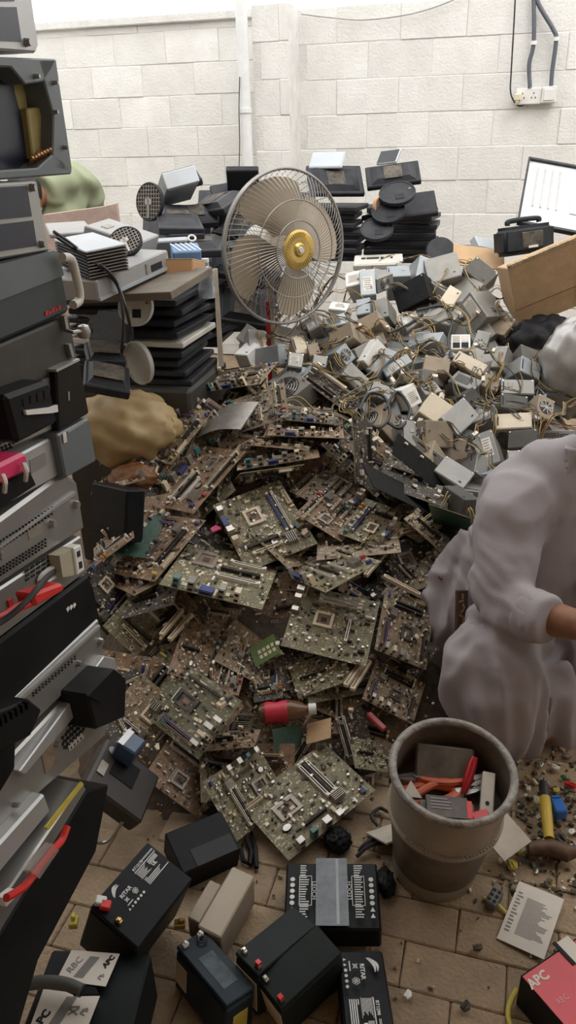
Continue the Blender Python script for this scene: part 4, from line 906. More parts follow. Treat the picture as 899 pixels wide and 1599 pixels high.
spart(o, 'yellow_strip', [(72, 1292), (128, 1221), (131, 1225), (76, 1296)], m_yel, c=.038, th=.004)
wp(MB().tube(smooth_path([at_e1(x, y, CE+.055) for x, y in ((10, 1402), (24, 1394), (40, 1382), (60, 1356), (82, 1328), (96, 1312), (105, 1290))]), .006, n=8), 'red_lead', m_redc, o, smooth=True)
spart(o, 'clear_sleeve', [(46, 1360), (84, 1318), (92, 1328), (62, 1372)], m_clear, c=.062, th=.014)
spart(o, 'lead_clip', [(4, 1402), (22, 1388), (28, 1398), (10, 1416)], m_socket_white, c=.05, th=.01)
o = sthing('computer_case', 'black tower at the bottom of the left stack beside the big battery', 'computer case', [(L_, 1690), (0, 1460), (136, 1236), (170, 1225), (150, 1330), (60, 1500), (20, 1640), (L_, 1760)], m_cblack, depth=.3, c=.02)
# ================================================================ monitors and the low table, left rear
def blob(name, c, rad, m, label, cat, amp=.18, fr=6, seed=0, nu=40, nv=26, fold=0):
    b = MB(); rows = []
    for i in range(nv+1):
        th = math.pi*i/nv; row = []
        for j in range(nu):
            ph = 2*math.pi*j/nu; d = Vector((math.sin(th)*math.cos(ph), math.sin(th)*math.sin(ph), math.cos(th)))
            n = noise.noise(d*fr*.5+Vector((seed, 0, 0)))+.5*abs(noise.noise(d*fr+Vector((0, seed, 0))))+fold*noise.ridged_multi_fractal(d*fr*1.3, 1, 2, 3, 1, 2)*.12
            row.append(Vector(c)+Vector((d.x*rad[0], d.y*rad[1], d.z*rad[2]))*(1+amp*n))
        rows.append(row)
    b.loft(rows); o = b.build(name, m, smooth=2); return tag(o, label, cat)
m_mon = mat('monitor_black', (.015, .017, .022), .5, spec=.2, var=.15, scale=10, dust=.4, dustcol=(.10, .10, .105), rnd=.2)
m_mong = mat('monitor_grey', (.30, .30, .30), .45, var=.08, scale=8, dust=.35, dustcol=(.36, .33, .29))
m_monl = mat('monitor_light', (.42, .46, .50), .35, .2, var=.06, scale=8, dust=.2)
m_monw = mat('monitor_cream', (.60, .58, .53), .5, var=.06, dust=.25)
m_scr = mat('screen', (.02, .022, .028), .15)
m_card = mat('cardboard', (.46, .30, .165), .85, var=.1, scale=14, dust=.35, dustcol=(.50, .37, .24), bump=.15, bscale=90)
m_card2 = mat('cardboard_orange', (.50, .27, .12), .8, var=.08, scale=10, dust=.3, dustcol=(.52, .38, .25))
m_tape = mat('packing_tape', (.46, .33, .20), .25)
MON = 'scrap monitors'
def monitor(M, w, h, label, d=.045, col=None, kind='back', neck=False):
    o = thing('monitor', label, 'monitor', M, MON); m = col or m_mon
    MB().box((0, 0, -d*.3), (w, h, d*.6)).build('bezel_frame', m, o, bev=.004)
    if kind == 'back':
        b = MB(); t = .7
        b.add([(-w*.42, -h*.42, 0), (w*.42, -h*.42, 0), (w*.42, h*.42, 0), (-w*.42, h*.42, 0), (-w*.42*t, -h*.42*t, d*.4), (w*.42*t, -h*.42*t, d*.4), (w*.42*t, h*.42*t, d*.4), (-w*.42*t, h*.42*t, d*.4)],
              [(4, 5, 6, 7), (0, 1, 5, 4), (1, 2, 6, 5), (2, 3, 7, 6), (3, 0, 4, 7)])
        b.build('rear_bulge', m, o)
        v = MB()
        for k in range(9): v.box((-w*.2+k*w*.05, h*.2, d*.4+.0006), (w*.02, h*.08, .001))
        v.build('vent_slots', m_dark, o)
        MB().box((0, -h*.05, d*.4+.001), (.09, .09, .002)).build('mount_plate', m_gr if m is not m_mon else m_chip, o)
    else:
        MB().box((0, 0, .0006), (w*.92, h*.86, .0014)).build('screen', m_scr if kind == 'front' else m, o)
    MB().box((0, 0, -d*.62), (w*.94, h*.9, .003)).build('front_glass', m_scr, o)
    return o
def fmon(q, Y, w, h, label, **k):
    M, w, h = face(q, w, h, Y=Y, spos=.06, ssize=.3, up=k.pop('up', None)); return monitor(M, w, h, label, **k)
def slabs(base_px, Y, n, w, h, d, label_fn, rotj=.06, col=None, lastcol=None):
    p = at_y(*base_px, Y); e1, e2, z = unroom(p); rg = random.Random(int(Y*100)+n)
    for k in range(n):
        M = roomM(e1-w/2+rg.uniform(-.012, .012), e2+h/2+rg.uniform(-.012, .012), z+d*(k+.6), rg.uniform(-rotj, rotj))
        monitor(M, w+rg.uniform(-.02, .02), h, label_fn(k), d=d, kind='blank', col=(m_monw if lastcol and k in lastcol else col))
    return e1, e2, z
ORD = ['lowest', 'second from below', 'third from below', 'fourth from below', 'fifth from below', 'sixth from below', 'seventh from below', 'eighth from below', 'ninth from below', 'tenth from below', 'eleventh from below', 'topmost']
# stack of flat monitors under the table top, standing on lower ones
SE1, SE2, SZ = slabs((287, 606), 2.55, 9, .42, .32, .034, lambda k: 'flat black monitor, %s in the stack left of the pale stick' % (ORD[k] if k < 8 else 'topmost'), lastcol=(4,))
# support column below the stack
w = MB(); w.box((0, 0, 0), (.5, .4, SZ)); o = tag(w.build('crate', m_cbrown, M=roomM(SE1-.22, SE2+.17, SZ/2), bev=.01), 'dark crate carrying the stack of flat monitors', 'crate')
topz = SZ+9*.034
# board on top with the objects of the table
M, w_, h_ = face(((113, 478), (262, 441), (335, 432), (180, 408)), .62, .42, Y=2.45, up=(0, 0, 1), spos=.1, ssize=.3, snrm=.15)
o = tag(MB().box((0, 0, -.012), (w_, h_, .024)).build('table_top', mat('worn_wood', (.17, .14, .105), .7, var=.2, scale=10), M=M, bev=.002), 'worn wooden table top carrying old grey equipment', 'table')
o['category'] = 'table'
def tbl(q, Y, w, h, lab, cat, name, m, d, up=(0, 0, 1), snrm=.35):
    M, w, h = face(q, w, h, Y=Y, up=up, spos=.08, ssize=.35, snrm=snrm)
    o = thing(name, lab, cat, M); MB().box((0, 0, -d/2), (w, h, d)).build('body', m, o, bev=.004); return o, w, h
o, w, h = tbl(((158, 463), (262, 426), (266, 383), (146, 446)), 2.4, .44, .07, 'long grey television lying on its face at the table edge', 'television', 'television', m_mong, .26, up=(.97, -.26, .12), snrm=.2)
MB().box((0, -h*.42, .002), (w, h*.16, .008)).build('rim', m_monl, o); MB().box((w*.16, .0, .001), (.012, .03, .004)).build('latch', m_sink, o); MB().box((w*.3, -.005, .001), (.06, .02, .002)).build('port_recess', m_dark, o)
o, w, h = tbl(((215, 381), (250, 366), (168, 341), (133, 351)), 2.75, .26, .30, 'grey device with rectangular window in its lid on the table', 'device', 'grey_device', m_mong, .06)
MB().box((-w*.1, h*.25, .001), (w*.3, h*.12, .002)).build('lid_window', m_sink, o)
o, w, h = tbl(((74, 364), (150, 362), (128, 343), (74, 350)), 2.9, .34, .22, 'flat grey panel lying behind the stacked metal plates', 'panel', 'flat_panel', m_mong, .015)
for k in range(9):   # stacked plates
    M, w, h = face(((131, 393+k*3.2), (199, 380+k*3.2), (141, 362+k*3.2), (88, 373+k*3.2)), .27, .22, Y=2.35, up=(0, 0, 1), spos=.06, ssize=.25, snrm=.12)
    if k == 0: M0, w0, h0 = M.copy(), w, h
    Mk = T(0, 0, -.0085*k) @ M0
    o = thing('metal_plate', 'silver topped metal plate, %s' % ('uppermost of the pile on the table' if k == 0 else ('%s under the silver one' % ['', 'first', 'second', 'third', 'fourth', 'fifth', 'sixth', 'seventh', 'lowest'][k])), 'plate', Mk, 'stacked plates on the table')
    MB().box((0, 0, -.003), (w0, h0, .006)).build('plate', m_monl if k == 0 else m_mon, o, bev=.002)
    MB().box((0, -h0/2-.001, -.004), (w0*.98, .003, .0028)).build('rolled_edge', m_sil if k == 0 else m_sink, o)
# round monitor feet
def foot(q, Y, w, h, label, m=None, mesh=True, hole=False):
    M, w, h = face(q, w, h, Y=Y, spos=.06, ssize=.3, snrm=1.5)
    o = thing('round_stand', label, 'monitor stand', M, 'round monitor feet'); r = (w+h)/4; m = m or m_mon
    MB().cyl((0, 0, -.014), (0, 0, 0), r, n=36).build('disc', m, o, smooth=True)
    MB().ring((0, 0, .0), (0, 0, 1), r*.97, .004, n=36, k=6).build('rim', m, o, smooth=True)
    if mesh:
        g = MB()
        for k in range(-4, 5):
            L = math.sqrt(max(0, 1-(k/5)**2))*r*1.85
            g.box((k*r/5, 0, .001), (.003, L, .004)); g.box((0, k*r/5, .001), (L, .003, .004))
        g.build('grid_ribs', m_sink, o); MB().box((0, .0, .003), (r*.5, r*.3, .006)).build('neck_mount', m_gr, o)
        MB().box((0, -r*.3, .003), (r*.14, r*1.1, .006)).build('lever', m_gr, o)
    if hole: MB().box((r*.1, -r*.35, .001), (r*.5, r*.45, .002)).build('square_hole', m_dark, o); MB().cyl((r*.7, r*.2, -.001), (r*.7, r*.2, .002), r*.08, n=10).build('pad', m_brn, o)
    return o
def sq(cx, cy, rx, ry, rot=0):
    c, s = math.cos(rot), math.sin(rot)
    return [(cx+x*c-y*s, cy+x*s+y*c) for x, y in ((-rx, ry), (rx, ry), (rx, -ry), (-rx, -ry))]
foot(sq(233, 315, 21, 28), 3.3, .16, .16, 'round ribbed monitor foot held upright on the left monitor pile')
foot(sq(195, 377, 19, 27, -.45), 2.55, .14, .14, 'round ribbed foot leaning against the plate pile on the table')
foot(sq(211, 479, 27, 29), 2.5, .13, .13, 'pale round plate with a square notch hanging below the table', m_monw, False, True)
foot(sq(215, 567, 19, 33, -.32), 2.4, .15, .15, 'pale grey round foot leaning below the table', mat('foot_pale', (.42, .42, .38), .5, dust=.3), False)
# pile of dark monitors at the wall, left of the fan
UP = lambda *a: a
fmon(((270, 276), (305, 264), (316, 279), (277, 290)), 3.5, .15, .10, 'small dark monitor on top of the left pile, tilted', kind='blank')
fmon(((257, 321), (292, 315), (318, 280), (255, 300)), 3.45, .19, .19, 'pale blue panelled monitor slanting up on the left pile', col=m_monl, kind='blank', d=.11)
fmon(((362, 302), (398, 300), (409, 268), (347, 266)), 3.55, .2, .13, 'black monitor leaning back nearest the drain pipe', kind='blank')
fmon(((329, 305), (368, 300), (357, 283), (330, 291)), 3.6, .14, .07, 'small rounded black screen in front of the one by the drain pipe', kind='blank')
fmon(((289, 336), (344, 325), (393, 296), (322, 306)), 3.45, .3, .22, 'black monitor lying flat behind the fan cage', up=(0, -.3, 1))
fmon(((240, 353), (328, 359), (292, 318), (250, 322)), 3.3, .30, .2, 'black monitor sloping below the pale blue one')
fmon(((252, 365), (331, 366), (286, 347), (262, 352)), 3.2, .27, .16, 'thin black screen lying open under the sloping one', up=(0, -.2, 1))
fmon(((270, 392), (350, 390), (345, 368), (290, 370)), 3.1, .28, .2, 'black monitor at the foot of the left pile', up=(0, -.4, 1))
fmon(((330, 360), (400, 372), (410, 340), (345, 330)), 3.4, .28, .2, 'black monitor half hidden behind the left of the fan cage', up=(0, -.6, 1))
fmon(((325, 420), (405, 440), (415, 390), (335, 385)), 3.3, .28, .2, 'black monitor behind the lower left of the fan', up=(0, -1, .6))
fmon(((340, 500), (420, 510), (425, 455), (345, 440)), 3.25, .26, .2, 'black monitor low behind the fan, next to the stick', up=(0, -1, .6))
fmon(((425, 330), (490, 340), (492, 300), (430, 296)), 3.9, .28, .2, 'black monitor seen through the top of the fan cage', up=(0, -1, .4))
fmon(((218, 402), (332, 402), (326, 335), (226, 338)), 3.7, .36, .22, 'wide black monitor leaning at the back of the left pile', up=(0, -1, .4))
fmon(((305, 342), (402, 350), (400, 292), (312, 300)), 3.75, .32, .2, 'black monitor wedged behind the flat one left of the fan', up=(0, -1, .4))
fmon(((262, 352), (345, 345), (335, 318), (270, 322)), 3.4, .28, .14, 'black monitor lying between the pale blue one and the fan', up=(0, -.3, 1))
o, w, h = tbl(((240, 378), (292, 375), (292, 369), (239, 372)), 3.0, .19, .03, 'flat silver edged drive on the left pile', 'drive', 'drive', m_monl, .14, up=(0, -1, .3), snrm=.7)
o, w, h = tbl(((270, 394), (314, 392), (308, 378), (266, 381)), 2.85, .16, .09, 'blue and white striped bundle behind the small carton', 'bundle', 'striped_bundle', mat('blue_cloth', (.16, .27, .45), .8), .12)
for k in range(5): MB().box((-w*.36+k*w*.18, 0, .001), (w*.05, h*.95, .003), 0, Matrix.Rotation(.3, 3, 'Z')).build('stripe', m_socket_white, o)
MB().ring((w*.32, h*.7, .01), (0, -.6, 1), .013, .004, n=16, k=6).build('ring', m_socket_white, o)
def carton(q, Y, w, h, d, label, m, up=None, ssize=.3, spos=.06):
    M, w, h = face(q, w, h, Y=Y, up=up, spos=spos, ssize=ssize, snrm=.9)
    o = thing('carton', label, 'carton', M); MB().box((0, 0, -d/2), (w, h, d)).build('box', m, o, bev=.004); return o, w, h
o, w, h = carton(((257, 430), (301, 428), (301, 406), (256, 404)), 2.55, .10, .05, .15, 'small orange brown carton on the table right of the television', m_card2, up=(-.1, -1, .1))
MB().box((0, h/2+.001, -.075), (w*.98, .003, .15)).build('lid', mat('carton_lid', (.55, .45, .33), .8), o); MB().box((w*.2, h/2+.003, -.07), (w*.35, .002, .05)).build('paper_label', m_lab, o)
P = at_y(322, 432, 2.75)
o = thing('plastic_bottle', 'crumpled clear plastic bottle right of the small carton', 'bottle', Matrix.Translation(P))
MB().lathe([(0, .05), (.012, .05), (.013, .035), (.03, .02), (.032, -.01), (.028, -.02), (.032, -.035), (.03, -.07), (0, -.07)], 18).build('bottle', mat('clear_plastic', (.55, .62, .68), .12, trans=.6, alpha=.7), o, smooth=True)
MB().cyl((0, 0, .048), (0, 0, .06), .013, n=14).build('cap', m_socket_white, o)
# dark equipment below the table, between the towers and the heap
fmon(((130, 600), (205, 612), (200, 575), (135, 560)), 2.2, .26, .15, 'dark flat monitor in the shadow below the table', up=(0, -.5, 1))
fmon(((140, 560), (195, 565), (190, 535), (130, 535)), 2.35, .24, .14, 'dark monitor lying under the round pale foot', up=(0, -.6, 1))
fmon(((120, 530), (200, 535), (200, 485), (118, 480)), 2.6, .32, .2, 'black screen standing upright below the table', up=(0, -1, .1), kind='front')
fmon(((140, 830), (195, 850), (200, 765), (142, 755)), 2.05, .2, .25, 'black box panel standing in the dark gap right of the towers', up=(.2, -1, .2), kind='blank', d=.1, col=m_cblack)
# pinkish ledge behind the table and cords over it
o = tag(MB().prism([Vector((at_y(66, 352, 3.6).x, 3.6, 0)), Vector((at_y(185, 336, 3.6).x, 3.6, 0)), at_y(181, 318, 3.6), at_y(160, 323, 3.6), at_y(66, 336, 3.6)], (0, .05, 0)).build('pink_board', mat('pink_board', (.50, .37, .32), .8, var=.15)), 'pinkish board edge standing behind the table', 'board')
for pp, lab in (([(84, 362), (110, 380), (150, 412), (180, 440), (196, 480), (205, 520)], 'black power cable draped from the stack down past the television'),
                ([(88, 370), (125, 395), (165, 420), (186, 452), (192, 500), (190, 550)], 'second black cable running beside the first below the table')):
    tag(MB().tube(smooth_path([at_y(x, y, 2.25+.05*(i % 2)) for i, (x, y) in enumerate(pp)]), .005, n=6).build('black_cable', m_cable, smooth=True), lab, 'cable')
slabs((415, 520), 3.55, 9, .40, .3, .042, lambda k: 'black monitor, %s in the stack hidden behind the fan cage' % ORD[k], .2)
slabs((338, 545), 3.3, 9, .36, .28, .042, lambda k: 'black monitor, %s in the stack carrying the left pile' % ORD[k], .2)
slabs((425, 480), 4.3, 9, .5, .3, .045, lambda k: 'black monitor, %s in the stack at the wall behind the fan' % ORD[k], .2)
blob('dark_gap_blob', at_y(850, 545, 3.1), (.16, .12, .13), m_cblack, 'black blob standing for the shade under the cardboard box beside the clear sack', 'bag', .2, 6, 5)  # black blob put where the gap under the box lies in shade
# ================================================================ monitors at the wall, right of the fan
slabs((556, 408), 4.15, 7, .36, .26, .04, lambda k: 'black monitor, %s in the left column at the wall' % ORD[k], .1)
slabs((676, 412), 4.2, 7, .38, .26, .042, lambda k: 'black monitor, %s in the right column at the wall' % ORD[k], .16)
fmon(((484, 300), (570, 304), (562, 256), (478, 260)), 4.3, .34, .2, 'black monitor leaning on top of the left column at the wall', up=(.1, -1, .5))
fmon(((573, 292), (658, 282), (652, 249), (570, 262)), 4.25, .34, .16, 'black monitor with cable holes on top of the right column at the wall', up=(0, -1, .6))
fmon(((618, 340), (684, 332), (678, 296), (612, 305)), 4.1, .28, .16, 'black monitor sliding off the right column at the wall', up=(.2, -1, .6), kind='blank')
fmon(((482, 262), (532, 261), (541, 236), (487, 237)), 4.35, .21, .12, 'grey metal plate-backed screen on top of the left column', col=m_monl, kind='blank', d=.02, up=(0, -1, .6))
fmon(((588, 257), (616, 252), (627, 232), (593, 235)), 4.35, .14, .09, 'little grey framed screen on top of the right column', col=m_monl, kind='front', d=.02, up=(0, -1, .6))
foot(sq(620, 301, 26, 19, -.15), 4.0, .2, .2, 'dark round foot, uppermost of three on the right column', None, False, True)
foot(sq(606, 329, 24, 20, -.2), 3.95, .18, .18, 'dark round foot, middle one of three on the right column', None, False, True)
foot(sq(588, 357, 23, 19, -.1), 3.9, .18, .18, 'dark round foot, lowest of three on the right column', None, False, True)
foot(sq(594, 322, 10, 13, 0), 4.0, .1, .1, 'small orange meshed disc beside the round feet', m_card2, True)
o = fmon(((545, 415), (633, 411), (622, 396), (560, 398)), 3.85, .3, .1, 'cream flat monitor with ports lying above the power supplies', col=m_monw, kind='blank', up=(0, -.6, 1))
for k, ww in enumerate((.02, .06, .015, .01)): MB().box((-.07+k*.045, .01, .002), (ww, .015, .004)).build('port', m_dark, o)
# ================================================================ right rear
M, w, h = face(((806, 344), (905, 372), (912, 258), (826, 252)), .42, .42, Y=4.2, spos=.15, ssize=.4, up=(-.3, -1, .2))
o = thing('steel_side_panel', 'white ribbed side panel in a black frame leaning on the right wall', 'panel', M)
MB().box((0, 0, -.006), (w*.94, h*.94, .006)).build('sheet', mat('panel_white', (.62, .63, .62), .4, .3, dust=.2), o)
for s in (-1, 1):
    MB().box((s*w*.485, 0, 0), (w*.03, h, .02)).build('frame_bar', m_mon, o); MB().box((0, s*h*.485, 0), (w, h*.03, .02)).build('frame_bar', m_mon, o)
for k in range(4): MB().box((-w*.3+k*w*.13, h*.08, 0), (w*.03, h*.6, .008)).build('rib', mat('panel_white'.replace('panel', 'rib'), (.5, .5, .49), .4, .3), o, bev=.003)
MB().box((w*.38, -h*.12, .0), (w*.14, h*.22, .004)).build('sticker', m_lab, o)
M, w, h = face(((785, 402), (870, 388), (866, 340), (787, 349)), .27, .16, Y=3.75, spos=.08, ssize=.3, up=(-.1, -1, .2))
o = thing('speaker_case', 'black portable speaker with carrying handle behind the cardboard box', 'speaker', M)
MB().box((0, -.01, -.06), (w, h*.9, .12)).build('body', m_mon, o, bev=.022, seg=3, smooth=True)
MB().tube(smooth_path([(-w*.3, h*.42, -.06), (-w*.26, h*.55, -.06), (w*.26, h*.55, -.06), (w*.3, h*.42, -.06)], 6), .012, n=8).build('handle', m_mon, o, smooth=True)
MB().box((w*.05, -h*.08, .001), (w*.4, h*.5, .006)).build('grille', m_chip, o, bev=.003); MB().box((w*.05, -h*.3, .005), (w*.18, h*.07, .002)).build('badge', m_lab, o)
M, w, h = face(((811, 508), (950, 463), (948, 347), (792, 424)), .42, .3, Y=3.2, spos=.12, ssize=.3, up=(-.35, -1, .02), snrm=.2)
o = thing('carton', 'large brown cardboard box tipped up at the right edge', 'carton', M)
wl = .006
MB().box((0, 0, -wl/2), (w, h, wl)).build('front_side', m_card, o)
yz = [(-h/2, -wl), (h/2-.01, -wl), (h*.08, -.2), (-h/2, -.2)]
MB().prism([(-w/2, y, z) for y, z in yz], (w, 0, 0)).build('box_body', m_card, o, bev=.003)
MB().box((0, -h*.18, .0006), (w, h*.012, .001)).build('fold_line', m_brn, o)
MB().box((0, h/2+.0, -.004), (w, .012, .012)).build('torn_edge', mat('torn_cardboard', (.42, .32, .2), .95, var=.3, scale=50, bump=.8), o)
MB().box((w*.22, -h*.1, .004), (.012, h*.5, .008), 0, Matrix.Rotation(-.25, 3, 'Z')).build('black_strip', m_mon, o)
M, w, h = face(((712, 414), (782, 419), (792, 393), (703, 379)), .28, .15, Y=3.85, spos=.08, ssize=.3, up=(0, -.6, 1))
o = thing('cardboard_flap', 'flat piece of light cardboard behind the large box', 'cardboard', M); MB().box((0, 0, -.003), (w, h, .006)).build('sheet', m_card, o); MB().box((w*.42, 0, -.02), (w*.16, h, .005), 0, Matrix.Rotation(.7, 3, 'Y')).build('fold', m_card, o)
M, w, h = face(((742, 382), (782, 392), (760, 372), (748, 370)), .15, .08, Y=3.95, spos=.08, ssize=.3)
tag(MB().box((0, 0, -.02), (w, h, .04)).build('grey_wedge', m_monl, M=M, bev=.003), 'greenish grey metal piece above the light cardboard', 'metal piece')
tag(MB().lathe([(0, .01), (.07, .008), (.075, -.01), (0, -.012)], 28).build('black_disc', m_mon, M=Matrix.Translation(at_y(688, 393, 3.95)) @ R(1.1, 'X'), smooth=True), 'black round disc peeking over the power supplies', 'disc')
# clear sack
m_sack = mat('sack_film', (.30, .285, .265), .4, var=.2, scale=8, trans=.25)
blob('plastic_sack', at_y(905, 575, 2.85), (.15, .14, .19), m_sack, 'clear whitish plastic sack stuffed full behind the man', 'sack', .14, 7, 3, fold=1.2)
m_ybag = mat('yellow_bag', (.42, .30, .145), .55, var=.12, scale=8, dust=.3, dustcol=(.35, .25, .13))
blob('yellow_bag', at_y(196, 668, 2.42), (.17, .13, .115), m_ybag, 'crumpled yellowish tan bag between the towers and the port strip', 'bag', .2, 6, 8, fold=1.0)
blob('brown_bag', at_y(208, 748, 2.28), (.075, .06, .05), mat('brown_bag', (.20, .085, .03), .5), 'crumpled orange brown bag in the dark gap below the yellow one', 'bag', .2, 6, 2)
# ================================================================ foreground: batteries, boxes
m_batt = mat('battery_black', (.006, .008, .010), .5, spec=.18, var=.25, scale=10, dust=.3, dustcol=(.025, .028, .028))
m_batt2 = mat('battery_blue_black', (.010, .019, .029), .5, spec=.22, var=.3, scale=14, dust=.4, dustcol=(.05, .065, .075))
m_wink = mat('white_print', (.62, .63, .62), .6); m_term = mat('terminal_tin', (.62, .58, .5), .3, .8); m_brass = mat('terminal_brass', (.62, .42, .15), .3, .8)
m_blab = mat('battery_label_cream', (.62, .53, .40), .6)
m_pap = mat('paper_white', (.66, .61, .54), .8, var=.05)
def top(q, w, h, z, tilt=.25, up=(0, 0, 1), sp=.03): return face(q, w, h, z=z, up=up, spos=sp, ssize=.2, snrm=tilt)
def battery(q, w, h, d, z, label, m=None, terms=(), lid=True, tilt=.2, up=(0, 0, 1)):
    M, w, h = top(q, w, h, z, tilt, up); o = thing('battery', label, 'battery', M, 'lead acid batteries on the floor'); m = m or m_batt
    MB().box((0, 0, -d/2-.006), (w, h, d-.012)).build('case', m, o, bev=.004)
    if lid: MB().box((0, 0, -.004), (w*.99, h*.99, .008)).build('lid', m, o, bev=.002)
    for x, y, mm in terms:
        MB().box((x*w, y*h, .004), (.012, .008, .008)).box((x*w, y*h, .009), (.006, .007, .006), 0).build('terminal', mm, o, bev=.001)
    return o, w, h
def lines(o, x, y, w, h, n, seed, z=.0008, m=None, name='printed_lines'):
    rg = random.Random(seed); b = MB()
    for k in range(n):
        L = w*rg.uniform(.55, 1); b.box((x-(w-L)/2, y+h*(.5-(k+.5)/n), z), (L, h/n*.45, .0005))
    b.build(name, m or m_wink, o)
def icons(o, x, y, s, n, ax, m=None):
    b = MB()
    for k in range(n):
        c = (x+(k*s*1.35 if ax == 0 else 0), y+(k*s*1.35 if ax == 1 else 0), .0008)
        if k < 2: b.add([(c[0]-s/2, c[1]-s/2, c[2]), (c[0]+s/2, c[1]-s/2, c[2]), (c[0], c[1]+s/2, c[2])], [(0, 1, 2)])
        else: b.cyl((c[0], c[1], .0004), (c[0], c[1], .0011), s/2, n=12)
    b.build('safety_icons', m or m_wink, o)
def swoosh(o, x, y, s, M0):
    b = MB()
    for k, (a0, r) in enumerate(((.0, 1.0), (.18, .78))):
        pts = []; n = 12
        for i in range(n+1):
            u = i/n; xx = -s*.5+s*u; yy = s*r*.38*math.sin(u*2.4)-s*.1*k
            pts.append((xx, yy, s*.07*math.sin(math.pi*u)+.0006))
        b.add([M0 @ Vector((x0, y0+t_, .0009)) for x0, y0, t_ in pts]+[M0 @ Vector((x0, y0-t_, .0009)) for x0, y0, t_ in pts], [(i+n+1, i+n+2, i+1, i) for i in range(n)])
    b.build('emblem', m_wink, o)
def ritar(o, Mt, L, W, model):
    '''the printed face of this battery make: u along the reading direction, v up'''
    swoosh(o, 0, 0, .19*L, Mt @ T(.12*L, .82*W, 0) @ R(.25))
    text('brand_text', 'RITAR', .12*W+.004, m_wink, o, Mt @ T(.2*L, .56*W, .001), bold=.0003)
    b = MB()
    for k in range(6): a = k*math.pi/3; b.ring(Mt @ Vector((.31*L+.05*W*1.3*math.cos(a), .34*W+.05*W*1.3*math.sin(a), .0007)), (0, 0, 1), .045*W, .0007, n=10, k=4)
    c = Mt @ Vector((.13*L, .36*W, .0008)); q = Mt.to_3x3()
    for a in (.75, -.75): b.box(c, (.2*W, .0014, .0005), 0, q @ Matrix.Rotation(a, 3, 'Z'))
    for dx, dy, ww, hh in ((0, .05, .13, .012), (0, -.05, .11, .012), (-.055, 0, .012, .1), (.055, 0, .012, .1)): b.box(c+q @ Vector((dx*W, dy*W, 0)), (ww*W, hh*W, .0005), 0, q)
    b.box(Mt @ Vector((.13*L, .2*W, .0008)), (.12*L, .035*W, .0005), 0, q)
    b.build('recycling_marks', m_wink, o)
    b = MB()
    for k in range(6):
        p = Mt @ Vector((.05*L+k*.065*L, .07*W, .0004)); s = .045*W
        if k < 2: b.add([p+q @ Vector(v)*s+Vector((0, 0, .0005)) for v in ((-1, -1, 0), (1, -1, 0), (0, 1, 0))], [(0, 1, 2)])
        else: b.cyl(p, p+Vector((0, 0, .0007)), s*1.1, n=12)
    b.build('safety_icons', m_wink, o)
    text('model_text', model, .085*W+.003, m_wink, o, Mt @ T(.62*L, .86*W, .001), bold=.0002)
    b = MB()
    def ln(u0, u1, v, t=.018): b.box(Mt @ Vector(((u0+u1)/2*L, v*W, .0008)), ((u1-u0)*L, t*W, .0005), 0, q)
    ln(.5, .98, .76, .03); ln(.74, .98, .86); ln(.74, .98, .9)
    for k in range(7): ln(.51, .70-.02*(k % 3), .68-.04*k)
    ln(.5, .73, .715, .01); ln(.5, .73, .405, .01)
    for k, (u1, t) in enumerate(((.58, .03), (.86, .03), (.82, .03), (.8, .03), (.98, .03))): ln(.52, u1, .33-.06*k, t)
    for k in range(5): ln(.76, .95, .70-.035*k)
    b.build('printed_lines', m_wink, o); text('mark', 'UL', .13*W+.002, m_wink, o, Mt @ T(.82*L, .46*W, .001), bold=.0005)
# big RITAR battery, lower left
o, w, h = battery(((140, 1420), (216, 1478), (300, 1376), (232, 1310)), .16, .20, .16, .20, 'big black battery with white RITAR print, beside the black tower', terms=((.0, -.42, m_brass),), tilt=.35)
ritar(o, T(w*.04, -h*.28, 0) @ R(math.pi/2), h*.76, w*.46, 'RT12170')
for x, mm in ((-.32, m_redc), (-.42, m_socket_white)): MB().box((x*w, -h*.4, .008), (.02, .016, .014), 0, Matrix.Rotation(.5, 3, 'Z')).build('terminal_cap', mm, o, bev=.002)
